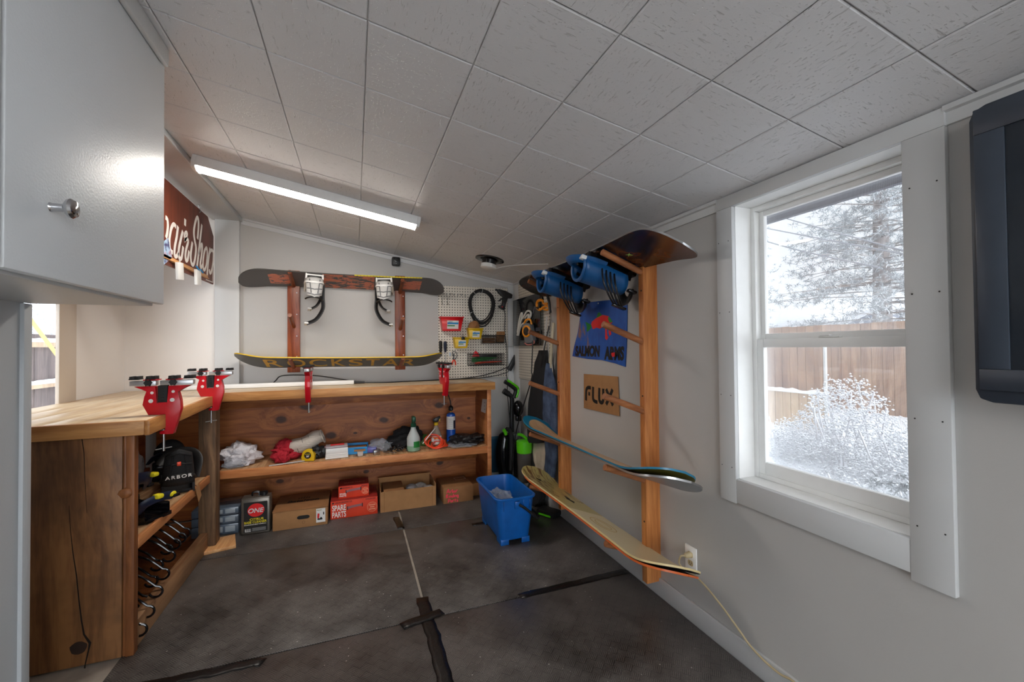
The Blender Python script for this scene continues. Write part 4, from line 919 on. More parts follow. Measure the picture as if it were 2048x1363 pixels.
# coil of cable hung on a hook
q = at(962, 612, 1, PZ-.03); t = thing('cable_coil', 'large coil of black and grey cable hanging on the pegboard', 'cable', (q.x, PZ, q.z))
random.seed(4)
for k in range(9):
    ra, rb = .118+random.uniform(-.012, .012), .150+random.uniform(-.012, .014); dz = random.uniform(.012, .045); dy = -.012*(random.random()) ; ph = random.uniform(-.1, .1)
    dyy = -(k % 4)*.012
    pts = [(ra*math.cos(a)+.01*math.sin(2*a+ph)+.004*k*.6, rb*math.sin(a)+(dyy if math.sin(a) < 0 else 0)*abs(math.sin(a)), dz) for a in [j*2*PI/40 for j in range(40)]]
    MB(onback(q.x, q.z, PZ)).tube(pts, .0058 if k < 6 else .0035, 8, True).build('cable_turn', M['rubber'] if k < 7 else M['grey'], t)
m = MB(onback(q.x, q.z, PZ))
for a in (1.5, 3.6, 2.2): m.tube([(.118*math.cos(a)+.018*math.cos(b)*math.cos(a), .150*math.sin(a)+.018*math.cos(b)*math.sin(a), .03+.03*math.sin(b)) for b in [k*PI/6 for k in range(12)]], .003, 6, True)
m.build('cable_tie', M['lgrey'], t)
# hot glue gun with its cord
q = at(1004, 594, 1, PZ-.03); t = thing('glue_gun', 'black glue gun hanging at the top right of the pegboard', 'glue gun', (q.x, PZ, q.z))
Mx = onback(q.x, q.z, PZ-.03)
A = lambda px, py: (lambda v: (v.x-q.x, v.z-q.z))(at(860+px*280/1363, 500+py*280/1363, 1, PZ-.03))
def poly(pts): return [A(*p) for p in pts]
MB(Mx).prism(poly([(650, 385), (668, 378), (735, 398), (800, 432), (795, 470), (770, 470), (750, 462), (735, 520), (722, 570), (690, 560), (705, 500), (715, 452), (665, 420)]), -.018, .018, .006).build('gun_body', M['black'], t)
MB(Mx).prism(poly([(632, 378), (650, 375), (662, 388), (655, 402), (640, 392)]), -.008, .008, .002).build('nozzle', M['dsteel'], t)
MB(Mx).prism(poly([(718, 455), (690, 468), (664, 495), (672, 500), (700, 478), (720, 470)]), -.006, .006, .002).build('trigger', M['black'], t)
MB(Mx).prism(poly([(668, 540), (690, 530), (728, 558), (722, 582), (700, 578), (672, 560)]), -.016, .02, .004).build('handle_base', M['black'], t)
a = A(697, 553); MB(Mx).box((a[0], a[1], .020), (.014, .010, .004), .001).build('power_button', M['redink'], t)
a = A(722, 582); B = lambda x, y, d=.0: at(x, y, 1, PZ-.01-d)
MB().tube(smooth([at(860+722*.2054, 500+582*.2054, 1, PZ-.03)]+[B(*p) for p in ((1010, 632), (1009, 660), (1013, 690), (1014, 720), (1013, 745), (1015, 765))]+[Vector((1.40, 3.90, .85)), Vector((1.43, 3.90, .5))], 6), .0042, 8).build('power_cord', M['black'], t)
# wire baskets
def basket(label, px, py, w, h, d):
    q = at(px, py, 1, PZ-d); t = thing('wire_basket', label, 'basket', (q.x, PZ, q.z-h), group='black wire baskets on the pegboard')
    m = MB(onback(q.x, q.z-h, PZ))
    for yy, r in ((0, .0025), (h, .0034)): m.tube([(-w/2, yy, .003), (w/2, yy, .003), (w/2, yy, d), (-w/2, yy, d)], r*1.3, 6, True)
    m.build('rim_wire', M['black'], t); m = MB(onback(q.x, q.z-h, PZ)); n = int(w/.012)
    for k in range(n+1): xx = -w/2+w*k/n; m.tube([(xx, h, d), (xx, 0, d), (xx, 0, .003), (xx, h, .003)], .0019, 4)
    for k in range(1, 5): m.tube([(-w/2, h*k/5, .003), (-w/2, h*k/5, d), (w/2, h*k/5, d), (w/2, h*k/5, .003)], .0018, 4)
    m.build('wire_mesh', M['black'], t); m = MB(onback(q.x, q.z-h, PZ)); m.bb((-w/2, 0, .003), (w/2, .002, d)).build('basket_floor', M['black'], t); return q
q = basket('short black wire basket holding sanding pads on the pegboard', 988.5, 670.5, .222, .072, .075)
for k in range(2): tag(MB().box((q.x-.045, PZ-.035, q.z-.060+k*.026), (.115, .05, .022), .003).build('sanding_block', M['cardd'], loc=(q.x-.045, PZ-.03, q.z-.07+k*.026)), ('lower' if k == 0 else 'upper')+' flat brown block in the short wire basket', 'block')
for k in range(5): tag(MB(Matrix.Translation((q.x+.045+k*.015, PZ-.035, q.z-.012)) @ Matrix.Rotation(.12, 4, 'Y')).box((0, 0, 0), (.012, .05, .105), .003).build('sanding_block', M['card'], loc=(q.x+.04+k*.014, PZ-.035, q.z-.07)), 'upright brown block at the right of the short wire basket', 'block', 'upright blocks in the short wire basket')
q = basket('long black wire basket holding green and red scrapers on the pegboard', 975, 707.5, .345, .105, .10)
Mx = onback(q.x, q.z-.105, PZ-.05)
tag(MB(Mx).prism([(-.14, .03), (-.08, .03), (.11, .064), (.10, .070), (-.05, .076), (-.14, .072)], -.006, .006, .001).build('scraper', M['greenink'], loc=(q.x, PZ-.05, q.z-.1)), 'green plastic scraper in the long wire basket', 'scraper')
tag(MB(Mx @ Matrix.Translation((0, 0, -.02))).prism([(-.13, .078), (-.06, .078), (-.068, .108), (-.09, .132), (-.10, .136), (-.115, .115)], -.008, .008, .002).build('scraper_grip', M['redp'], loc=(q.x-.1, PZ-.07, q.z-.02)), 'red triangular grip rising from the long wire basket', 'scraper')
tag(MB(Mx @ Matrix.Translation((0, 0, .02))).prism([(-.13, .018), (-.1, .03), (.14, .036), (.16, .030), (-.1, .010)], -.004, .004, .001).build('file_blade', M['orangered'], loc=(q.x, PZ-.03, q.z-.09)), 'thin orange blade lying in the long wire basket', 'tool')
tag(MB(Mx @ Matrix.Translation((.02, 0, -.03))).box((0, .085, 0), (.2, .022, .012), .002).build('metal_file', M['dsteel'], loc=(q.x, PZ-.08, q.z-.03)), 'grey metal file behind the green scraper', 'tool')
# screwdrivers and snips
for px, y0, y1, yb, hm, lab in ((881, 681, 706, 716, M['black'], 'screwdriver with a black handle at the left of the pegboard'), (890.5, 682, 704, 722, M['navy'], 'screwdriver with a blue handle on the pegboard')):
    a = at(px, y0, 1, PZ-.02); b = at(px, y1, 1, PZ-.02); c = at(px, yb, 1, PZ-.02); t = thing('screwdriver', lab, 'screwdriver', (a.x, PZ-.02, c.z))
    Mx = Matrix.Translation((a.x, PZ-.02, b.z)); l = a.z-b.z
    MB(Mx).lathe([(.008, 0), (.011, .01), (.012, l*.25), (.014, l*.45), (.0155, l*.8), (.014, l*.95), (.009, l)], 8).build('handle', hm, t); MB().cyl((a.x, PZ-.02, c.z), (a.x, PZ-.02, b.z), .0035, n=10).build('shaft', M['steel'], t)
t = thing('snips', 'small snips with orange handles hanging on the pegboard', 'snips', at(908, 720, 1, PZ-.012))
def zz(pts, d=.012): return [at(870+x*160/1363, 600+y*160/1363, 1, PZ-d) for x, y in pts]
MB().tube(smooth(zz([(322, 1015), (318, 960), (296, 920), (300, 880), (338, 870), (368, 900), (372, 960), (350, 1000), (330, 1015)]), 4), .003, 6).build('spring_loop', M['dsteel'], t)
MB().tube(smooth(zz([(310, 1012), (318, 960), (322, 905)], .014), 4), .005, 6).build('blade', M['dsteel'], t)
MB().tube(smooth(zz([(318, 1015), (296, 1050), (288, 1100)], .013), 4), .0065, 8).tube(smooth(zz([(325, 1015), (346, 1050), (350, 1105)], .013), 4), .0065, 8).build('handle', M['orangered'], t)
q = at(900, 708, 1, PZ-.006); tag(MB().box((q.x, PZ-.006, q.z), (.016, .012, .035), .004).build('wall_clip', plastic('clear_clip', (186, 200, 214), .3), loc=(q.x, PZ, q.z)), 'pale clear clip beside the blue screwdriver', 'clip')
# cord adapter hanging in the corner with its wire loop
a = at(1033, 710, 1, BY-.03); b = at(1018, 740, 1, BY-.03); d = (a-b).normalized(); s = d.cross(Vector((0, 1, 0)))
t = thing('power_adapter', 'black inline power adapter hanging in the back corner', 'adapter', (a+b)/2)
c = (a+b)/2; Mx = rot_axes(c, s, Vector((0, 1, 0)), d); MB(Mx).box((0, 0, 0), (.046, .03, (a-b).length), .006).build('adapter_body', M['black'], t)
MB().tube(smooth([a, at(1035, 694, 1, BY-.02), at(1038, 692, 1, BY-.02)], 5), .003, 6).tube(smooth([b, at(1012, 745, 1, BY-.02), at(985, 752, 1, BY-.02), at(950, 756, 1, BY-.03), at(915, 757, 1, BY-.03)], 5), .0035, 6).build('adapter_wire', M['black'], t)
tag(MB().tube([at(1010, 692, 1, PZ-.01), at(1038, 693, 1, BY-.02)], .0025, 6).build('steel_rod', M['steel'], loc=at(1024, 692, 1, BY-.02)), 'thin metal rod bridging the corner above the adapter', 'rod')
# ------------------------------------------------------------------ corner of the right wall
NX = RX-.05
t = thing('neon_sign', 'black acrylic sign panel with an unlit white tube script, on the corner pegboard', 'sign', (NX, 3.52, 1.33))
MB().prism([(3.205, 1.325), (3.85, 1.325), (3.85, 1.765), (3.205, 1.765)], 0, .008, .001, M=Matrix(((0, 0, 1, NX), (1, 0, 0, 0), (0, 1, 0, 0), (0, 0, 0, 1)))).build('panel', M['blackg'], t)
MB().bb((NX+.008, 3.25, 1.4), (RX-.012, 3.30, 1.45)).bb((NX+.008, 3.75, 1.4), (RX-.012, 3.80, 1.45)).build('standoff', M['black'], t)
def nz_(pts, d=.014): return [at(860+x*280/1363, 500+y*280/1363, 0, NX-d) for x, y in pts]
m = MB()
m.tube(smooth(nz_([(850, 828), (868, 760), (888, 690), (900, 625), (888, 618), (868, 700), (852, 800)]), 5), .009, 8)
m.tube(smooth(nz_([(905, 665), (940, 600), (965, 592), (982, 610), (970, 660), (925, 712), (950, 740)]), 5), .009, 8)
m.tube(smooth(nz_([(925, 660), (955, 625), (962, 640), (940, 690), (900, 720), (880, 760), (862, 828)]), 5), .008, 8)
m.build('neon_tube', plastic('unlit_tube', (226, 224, 216), .35), t)
m = MB(onright(3.30, 1.6, NX-.0003)); m.ribbon([(-.05, 0), (-.02, .05), (.02, .04), (.05, .07)], .03, .0005).ribbon([(-.35, -.02), (-.32, .02), (-.28, .0), (-.30, -.05)], .03, .0005).ribbon([(.0, -.14), (.08, -.14)], .03, .0005)
m.build('faint_print', plastic('panel_print', (62, 64, 74), .3), t)
# orange clamp and trouble light
q = at(1084, 607, 0, 1.40); t = thing('spring_clamp', 'orange spring clamp hanging below the tip of the top snowboard', 'clamp', q)
CX = q.x
def cl(pts, x=CX): return [at(860+a*280/1363, 500+b*280/1363, 0, x) for a, b in pts]
MB().tube(smooth(cl([(1150, 520), (1105, 520), (1098, 492), (1068, 486), (1042, 510), (1045, 560), (1070, 578), (1100, 560)]), 5), .012, 8, flat=.7).build('clamp_arm', M['orange'], t)
MB().tube(smooth(cl([(1100, 560), (1130, 545), (1155, 560), (1140, 580), (1110, 575)]), 5), .009, 8).build('clamp_lever', M['orange'], t)
MB().tube(cl([(1040, 556), (1065, 578)]), .010, 8).tube(cl([(1100, 480), (1085, 440)]), .008, 8).build('clamp_jaw', M['black'], t)
tag(MB().tube(smooth(cl([(1140, 430), (1158, 500), (1165, 560), (1172, 610)], 1.38), 5), .012, 6, flat=.4).build('web_strap', M['black'], loc=cl([(1158, 500)], 1.38)[0]), 'black webbing strap dangling beside the orange clamp', 'strap')
q = at(1060, 655, 0, 1.20); t = thing('work_lamp', 'orange and grey hand lamp hung on the tip of a rack peg', 'lamp', q)
CX = 1.185
c0 = cl([(960, 790)])[0]
Mx = rot_axes(c0, Vector((.35, -.93, 0)), Vector((0, 0, 1)), Vector((-.93, -.35, 0)))
MB(Mx).prism([(-.075, .06), (-.01, .075), (.035, .06), (.075, -.075), (.05, -.10), (-.03, -.10)], -.03, .02, .008).build('lamp_body', M['grey'], t)
MB(Mx).lathe([(.050, .02), (.052, .03), (.042, .036), (.036, .030)], 20, caps=False).build('lamp_ring', M['orange'], t)
MB(Mx).lathe([(.036, .022), (.036, .026), (.002, .030)], 20).build('lens', M['black'], t)
MB(Mx).tube(smooth([(-.06, .06, 0), (-.03, .10, 0), (.02, .10, 0), (.04, .06, 0)], 5), .008, 8).build('handle', M['orange'], t)
MB(Mx).tube(smooth([(-.04, -.10, .01), (0, -.115, .015), (.05, -.112, .015), (.085, -.10, .015), (.08, -.08, .015)], 4), .005, 6).build('hook', plastic('red_hook', (206, 120, 110), .4), t)
MB().tube(smooth(cl([(1000, 880), (998, 960), (994, 1060), (988, 1180), (984, 1270)], 1.19)+[at(1038, 840, 0, 1.22), at(1030, 880, 0, 1.22), at(1026, 930, 0, 1.25), Vector((1.26, 3.28, .06)), Vector((1.28, 3.12, .018))], 5), .0045, 8).build('power_cord', M['black'], t)
# yard sticks and strips
def strip(name, label, cat, a, b, w, th, mat, x0, x1):
    p = at(*a, 0, x0); q_ = at(*b, 0, x1); d = (q_-p); Mx = rot_axes((p+q_)/2, Vector((1, 0, 0)), d.normalized().cross(Vector((1, 0, 0))), d.normalized())
    return tag(MB(Mx).box((0, 0, 0), (th, w, d.length), .001).build(name, mat, loc=q_), label, cat)
strip('wood_strip', 'cream painted wood strip leaning in the corner beside the far rack post', 'strip', (1107, 645), (1100, 735), .035, .012, plastic('cream_strip', (206, 198, 172), .5), 1.44, 1.44)
strip('metal_ruler', 'long grey metal rule hanging beside the dark sign', 'rule', (1094, 632), (1088, 700), .03, .004, M['lgrey'], 1.452, 1.452)
for k, (x, lab) in enumerate(((1099, 'left thin white cord hanging by the far rack post'), (1104, 'right thin white cord hanging by the far rack post'))):
    tag(MB().tube(smooth([at(x, 640, 0, 1.455), at(x-3, 690, 0, 1.45), at(x+2, 750, 0, 1.45), at(x+8, 800, 0, 1.45)], 5), .004, 6).build('white_string', M['lgrey'], loc=at(x, 700, 0, 1.45)), lab, 'cord')
# hanging work clothes
def garment(name, label, pts, mat, seed, amp=.018, nm_cat='clothing', x0=1.40, t=.05):
    """pts: rows of (y px, left px, right px) in the plane x = x0"""
    rows = [(at(l, py, 0, x0), at(r, py, 0, x0)) for py, l, r in pts]; R_ = len(rows)-1
    def fn(u, v):
        k = v*R_; i = min(int(k), R_-1); f = k-i; a = rows[i][0].lerp(rows[i+1][0], f); b = rows[i][1].lerp(rows[i+1][1], f)
        an = u*2*PI; s = .5+.5*math.cos(an); p = a.lerp(b, s); w = t*(.35+.65*math.sin(min(1, v*1.6+.1)*PI/2))
        n_ = noise.noise(Vector((u*6+seed, v*4, seed)))*amp+noise.noise(Vector((s*7+seed, v*2.5, seed+3)))*amp*1.4
        return (p.x+math.sin(an)*(w/2+n_)+n_, p.y+noise.noise(Vector((v*5, s*3, seed)))*amp, p.z)
    m = MB(); m.grid(fn, 36, 40, closed_u=True)
    return m.build(name, mat, loc=rows[-1][0], ang=70)
den = MT('denim', lin(60, 78, 108), .85); f = den.noise(den.co(), 9, 4, .6); g_ = den.noise(den.co((1, 1, .1)), 240, 2)
den.color(den.ramp(f*.7+g_*.3, [(.36, lin(34, 46, 72)), (.6, lin(84, 102, 132))])); den.bump(g_, .2, .002); M['denim'] = den.m
tag(garment('work_jacket', 'black work jacket hanging in the corner beside the denim apron', [(700, 1078, 1094), (725, 1070, 1095), (760, 1066, 1093), (800, 1060, 1090), (850, 1056, 1088), (885, 1055, 1082)], M['cloth_k'], 1.3, x0=1.435, t=.05), None, None)
o = garment('denim_apron', 'x', [(726, 1083, 1100), (745, 1082, 1105), (770, 1083, 1110), (820, 1086, 1114), (870, 1088, 1117), (905, 1092, 1116), (935, 1091, 1109), (955, 1096, 1106)], M['denim'], 5.1, x0=1.438, t=.042)
tag(o, 'blue denim apron hanging beside the far rack post', 'apron')
tag([b_ for b_ in bpy.data.objects if b_.name == 'work_jacket'][0], 'black work jacket hanging in the corner beside the denim apron', 'jacket')
o = garment('cloth_rag', 'x', [(806, 1076, 1090), (850, 1070, 1092), (890, 1066, 1092), (925, 1068, 1090), (945, 1078, 1088), (952, 1080, 1085)], plastic('cream_cloth', (206, 192, 170), .9, 0, .1), 8.2, x0=1.468, t=.02)
tag(o, 'cream cloth hanging behind the denim apron', 'cloth')
tag(MB().tube(smooth([at(1098, 652, 0, 1.445), at(1090, 690, 0, 1.40), at(1082, 735, 0, 1.40)], 4), .006, 6, flat=.5).build('apron_strap', M['black'], loc=at(1090, 690, 0, 1.43)), 'black neck strap leading up from the hanging jacket', 'strap')
# poster and cardboard sign
blu = MT('painted_blue_board', lin(18, 82, 168), .5); nz1 = blu.noise(blu.co((1, 1, .5)), 7, 5, .65)
blu.color(blu.ramp(nz1, [(.34, lin(14, 66, 148)), (.60, lin(24, 92, 180)), (.66, lin(120, 100, 110)), (.72, lin(150, 104, 80))])); M['blub'] = blu.m
t = thing('painted_sign', 'blue painted board with a red and green fish between the rack posts', 'sign', (RX, 2.4, 1.2))
def rw(x, y, d=.0): v = at(x, y, 0, RX-.006); return (-v.y, v.z)
Mr = frame((RX-.006, 0, 0), (0, -1, 0), (0, 0, 1))
k = 909/200; rq = lambda x, y: rw(1120+x/k, 560+y/k)
MB(Mr).prism([rq(*p) for p in ((190, 207), (400, 185), (608, 165), (606, 500), (592, 787), (500, 755), (380, 725), (250, 715), (112, 690), (128, 600), (160, 480), (182, 340))], -.005, .0, 0).build('board', M['blub'], t)
MB(Mr).prism([rq(*p) for p in ((285, 405), (290, 378), (330, 345), (390, 315), (440, 325), (478, 375), (470, 392), (430, 398), (400, 415), (365, 440), (330, 432), (300, 445))], .0003, .0013).prism([rq(*p) for p in ((412, 420), (425, 425), (430, 500), (440, 520), (425, 545), (412, 530))], .0003, .0013).prism([rq(*p) for p in ((440, 405), (466, 400), (462, 460), (468, 490), (452, 505), (444, 480))], .0003, .0013).build('red_figure', M['redink'], t)
MB(Mr).prism([rq(*p) for p in ((470, 660), (500, 655), (498, 690), (480, 698), (470, 680))], .0016, .0022).build('red_blot', M['redink'], t)
MB(Mr).prism([rq(*p) for p in ((232, 378), (268, 395), (284, 405), (285, 430), (262, 460), (244, 472), (245, 420))], .0003, .0012).prism([rq(*p) for p in ((334, 342), (345, 298), (358, 290), (378, 312), (385, 322), (350, 345))], .0003, .0012).prism([rq(*p) for p in ((440, 330), (460, 345), (480, 378), (452, 388), (440, 360))], .0013, .0019).build('green_fin', M['greenink'], t)
m = MB(); a = rq(140, 690); b = rq(365, 705); ht = rq(140, 595)[1]-a[1]
m.M = frame((RX-.006, 0, 0), (0, -1, 0), (0, 0, 1)); letters(m, 'SALMON', a[0], a[1], b[0]-a[0], ht, .0008, .055, .12); m.build('lettering', M['blackink'], t); m = MB(m.M); a = rq(402, 712); b = rq(585, 738); letters(m, 'ARMS', a[0], a[1]-.008, b[0]-a[0], ht+.01, .0008, .055, .12)
m.build('lettering', M['blackink'], t)
MB(Mr).lathe([(.005, .001), (.004, .004)], 10, M=Matrix.Translation((*rq(350, 210), 0))).build('pin', M['white'], t)
t = thing('cardboard_sign', 'brown cardboard square with black stencil letters below the blue painted board', 'sign', (RX, 2.38, .88))
MB(Mr).prism([rq(*p) for p in ((219, 851), (528, 876), (541, 1235), (220, 1160))], -.002, .003, .001).build('cardboard', M['card'], t)
m = MB(Mr @ Matrix.Translation((0, 0, .0032))); w_ = .024
def fl(pts, n=4, sm=True): P_ = [rq(*p) for p in pts]; m.ribbon([(v.x, v.y) for v in smooth([(*p, 0) for p in P_], n)] if sm else P_, w_, .0008)
fl(((241, 1092), (242, 1010), (248, 985), (262, 975), (284, 978)), 5); fl(((262, 1030), (278, 1033)), 1, False)
fl(((305, 968), (304, 1060), (308, 1085), (322, 1100), (345, 1108)), 5)
fl(((362, 978), (360, 1070), (366, 1100), (380, 1112), (392, 1105), (397, 1075), (397, 985)), 5)
fl(((424, 988), (450, 1055), (486, 1138)), 1, False); fl(((482, 992), (455, 1060), (424, 1128)), 1, False)
m.build('lettering', M['blackink'], t)
# ------------------------------------------------------------------ vacuum cleaner
t = thing('vacuum_cleaner', 'black upright vacuum cleaner with lime green trim in the back corner', 'vacuum cleaner', (1.36, 3.62, .012))
Vy = 3.66
def vz(pts, y=Vy): return [at(930+a*200/852, 740+b*320/1363, 1, y) for a, b in pts]
MB().tube(smooth(vz([(338, 95), (375, 118), (425, 158), (432, 185), (415, 235)]), 5), .020, 10).build('handle', M['black'], t)
MB().tube([p+Vector((.006, -.014, .008)) for p in smooth(vz([(352, 92), (385, 112), (437, 152), (444, 185), (428, 238)]), 5)], .011, 8).build('handle_grip', M['green'], t)
MB().tube(smooth(vz([(340, 185), (375, 205), (398, 232), (400, 300), (398, 420), (398, 525)]), 5), .021, 10).build('wand', M['black'], t)
a = vz([(340, 185)])[0]; MB().cyl(a+Vector((-.012, 0, .012)), a+Vector((.035, 0, -.02)), .027, n=16).build('wand_end', M['black'], t)
a = vz([(452, 325)])[0]; m = MB(Matrix.Translation(a)); m.sphere((0, 0, 0), (.052, .05, .075), sub=3).box((0, 0, -.09), (.05, .06, .05), .008).build('attachment', M['blackg'], t)
bd = MB(); P0 = vz([(345, 530), (330, 620), (325, 740), (340, 860), (365, 950)]); bd.tube(smooth(P0, 5), .05, 14, rr=[.028, .045, .055, .058, .06, .062, .064, .066, .067, .068, .068, .068, .066, .064, .062, .060, .058, .056, .054, .052, .05][:len(smooth(P0, 5))]).build('body', M['blackg'], t)
MB().tube(smooth(vz([(350, 500), (385, 520), (395, 640), (392, 760), (388, 850)], 3.60), 5), .019, 10).build('hose', M['rubber'], t)
MB().tube(smooth(vz([(325, 505), (340, 520), (350, 550)], 3.60), 4), .016, 8).build('cap', M['green'], t)
a = vz([(505, 655)], 3.47)[0]
gcl = MT('smoky_clear', lin(150, 146, 140), .15); gcl.b.inputs['Alpha'].default_value = .55; M['smoky'] = gcl.m
MB(Matrix.Translation((a.x, a.y, a.z))).lathe([(.066, -.045), (.070, .0), (.070, .055), (.06, .062), (.0, .064)], 24).build('bin_lid', M['green'], t)
MB(Matrix.Translation((a.x, a.y, a.z))).lathe([(.056, -.30), (.06, -.29), (.065, -.046)], 24).build('dust_bin', plastic('dust_bin_grey', (86, 82, 78), .25), t)
MB().tube(smooth(vz([(450, 545), (490, 555), (535, 590), (545, 620)], 3.47), 5), .013, 8).build('bin_handle', M['green'], t)
MB().cyl(vz([(437, 585)])[0], vz([(437, 905)])[0], .024, n=14).build('extension_tube', M['black'], t)
MB().cyl(vz([(437, 540)])[0], vz([(437, 585)])[0], .026, n=14).build('tube_collar', M['grey'], t)
MB().bb((1.20, 3.50, .013), (1.42, 3.74, .075), .02).build('floor_head', M['black'], t); MB().bb((1.24, 3.495, .03), (1.38, 3.505, .045), .002).build('head_stripe', M['green'], t)
t = thing('floor_nozzle', 'black floor nozzle with a green stripe lying against the right wall', 'nozzle', (1.40, 2.98, .012))
MB(Matrix.Translation((1.40, 2.98, .035)) @ Matrix.Rotation(.5, 4, 'Z')).box((0, 0, 0), (.11, .17, .045), .014).build('nozzle_body', M['black'], t)
MB(Matrix.Translation((1.40, 2.98, .035)) @ Matrix.Rotation(.5, 4, 'Z')).box((-.056, 0, -.008), (.004, .11, .014), .001).build('nozzle_stripe', M['green'], t)
tag(MB(Matrix.Translation((1.40, 3.22, .012))).sphere((0, 0, .10), (.075, .09, .13), sub=3, seed=6, amp=.14, floor=.0).build('tool_bag', M['cloth_k'], loc=(1.40, 3.22, .012)), 'dark crumpled bag behind the cream snowboard tip', 'bag')
# ------------------------------------------------------------------ blue bucket
t = thing('bucket', 'blue rectangular plastic bucket on the floor in front of the bench end', 'bucket', (.99, 2.85, .012), (0, 0, .0))
c4 = [at(*p, 2, .325) for p in ((944, 962), (1022, 953), (1072, 1000), (982, 1014))]
def rr(w, d, z, r, cx=0, cy=0, n=6):
    out = []
    for (sx, sy, a0) in ((1, 1, 0), (-1, 1, 90), (-1, -1, 180), (1, -1, 270)):
        for k in range(n+1): a = math.radians(a0+90*k/n); out.append((cx+sx*(w/2-r)+r*math.cos(a), cy+sy*(d/2-r)+r*math.sin(a), z))
    return out
def loft(m, loops, cap0=True, cap1=False):
    n = len(loops[0]); vs = [p for l in loops for p in l]; fs = []
    for j in range(len(loops)-1):
        for i in range(n): k = (i+1) % n; fs.append((j*n+i, j*n+k, (j+1)*n+k, (j+1)*n+i))
    if cap0: fs.append(tuple(range(n))[::-1])
    if cap1: fs.append(tuple(range((len(loops)-1)*n, len(loops)*n)))
    return m.add(vs, fs)
BW, BD, BH = .285, .53, .315
m = MB(); loft(m, [rr(.205, .44, .030, .035), rr(.212, .448, .042, .04), rr(.245, .49, .20, .045), rr(.262, .512, BH-.014, .05), rr(BW, BD, BH-.014, .055), rr(BW+.006, BD+.006, BH-.004, .058), rr(BW, BD, BH, .055), rr(BW-.024, BD-.024, BH, .05), rr(BW-.03, BD-.03, BH-.012, .048), rr(.238, .482, .2, .042), rr(.206, .442, .045, .036)], True, True)
bk_ = m.build('bucket_body', M['blue'], t, local=True)
m = MB()
for sx in (-1, 1):
    for sy in (-1, 1): m.prism([(sx*.0, 0)]*0 or [(sx*.045, sy*.222), (sx*.101, sy*.222), (sx*.101, sy*.13), (sx*.092, sy*.13), (sx*.092, sy*.206), (sx*.045, sy*.206)], .0, .036, .002)
m.build('foot', M['blue'], bk_, local=True)
m = MB()
m.build('rib', M['blue'], bk_, local=True) if False else None
for xx in (-.09, .045, .09): MB().box((xx, -.258, .265), (.006, .012, .06), .002).build('rib', M['blue'], bk_, local=True)
MB().box((.0, -.262, .268), (.035, .012, .05), .003).build('handle_socket', M['blue'], bk_, local=True)
hp = [(.01, -.276, .272), (.05, -.282, .245), (.13, -.285, .175), (.165, -.20, .165), (.168, 0, .165), (.165, .20, .165), (.13, .285, .175), (.05, .282, .245), (.01, .276, .272)]
MB().tube(smooth(hp, 5), .0085, 8).build('bucket_handle', M['black'], t, local=True)
t.rotation_euler = (0, 0, .0)
pw = MT('clear_plastic_film', lin(205, 214, 226), .1); pw.b.inputs['Alpha'].default_value = .34; pw.bump(pw.noise(pw.co(), 30, 4, .7), 1.0, .02); M['film'] = pw.m
tag(MB(Matrix.Translation((.985, 2.93, .20))).sphere((0, 0, 0), (.085, .15, .055), sub=4, seed=2, amp=.42, fr=2.6).build('plastic_film', M['film'], loc=(.985, 2.93, .15)), 'crumpled clear plastic film inside the blue bucket', 'film')
tag(MB(Matrix.Translation((1.01, 2.765, .215)) @ Matrix.Rotation(.35, 4, 'X') @ Matrix.Rotation(.5, 4, 'Z')).box((0, 0, 0), (.13, .10, .006), .002).build('paper_scrap', M['paper'], loc=(1.0, 2.76, .2)), 'white scrap of paper inside the blue bucket', 'paper')
# ------------------------------------------------------------------ boxes under the long shelf
FZ = .0125
def text_on(par, Mx, s, x, y, w, h, mat, bold=0, shear=0, nm='lettering'):
    return letters(MB(Mx), s, x, y, w, h, .0006, bold, shear).build(nm, mat, par)
# metal can
t = thing('metal_can', 'flat metal can of base cleaner with a red round emblem on a black label', 'can', (-.66, 3.48, FZ))
tin = plastic('tin', (118, 112, 104), .35, .6, .12)
x0, x1, y0, y1, z1 = -.752, -.572, 3.435, 3.53, .262
MB().bb((x0, y0, FZ), (x1, y1, z1), .012).bb((x0+.002, y0+.002, z1-.006), (x1-.002, y1-.002, z1+.004), .004).build('can_body', tin, t)
Mx = onback(x0, FZ, y0-.0006); wc = x1-x0
lb = MB(Mx).bb((.018, .018, 0), (wc-.016, .225, .0012)).build('can_label', M['blackink'], t)
MB(Mx @ Matrix.Translation((0, 0, .0012))).prism([(wc*.52+.052*math.cos(a*PI/20), .168+.046*math.sin(a*PI/20)) for a in range(40)], 0, .0008).build('round_emblem', M['redink'], lb)
Mt = Mx @ Matrix.Translation((0, 0, .002))
text_on(lb, Mt, 'ONE', .046, .150, .095, .032, plastic('silver_ink', (214, 214, 214), .4), .02, .2)
text_on(lb, Mt, 'CITRUS', .055, .098, .085, .015, M['yelink'], .02); text_on(lb, Mt, 'BASE CLEANER', .022, .078, .138, .016, M['yelink'], .02)
text_on(lb, Mt, 'BIODEGRADABLE FORMULA', .022, .066, .135, .007, M['whiteink'], .01); text_on(lb, Mt, 'REMOVES WAX AND GREASE', .022, .055, .130, .006, M['whiteink'], .0) if False else None
MB(Mt).bb((.026, .022, 0), (.062, .042, .0005)).build('barcode_panel', M['paper'], lb)
m = MB(Mt @ Matrix.Translation((0, 0, .0006)))
for k in range(9): m.bb((.028+k*.0037, .025, 0), (.0295+k*.0037+.0008*(k % 3), .042, .0003))
m.build('barcode', M['blackink'], lb); m = MB(Mt)
for k in range(4): m.bb((.07, .024+k*.006, 0), (.155, .027+k*.006, .0004))
m.build('fine_print', plastic('print_grey', (140, 140, 140), .6), lb)
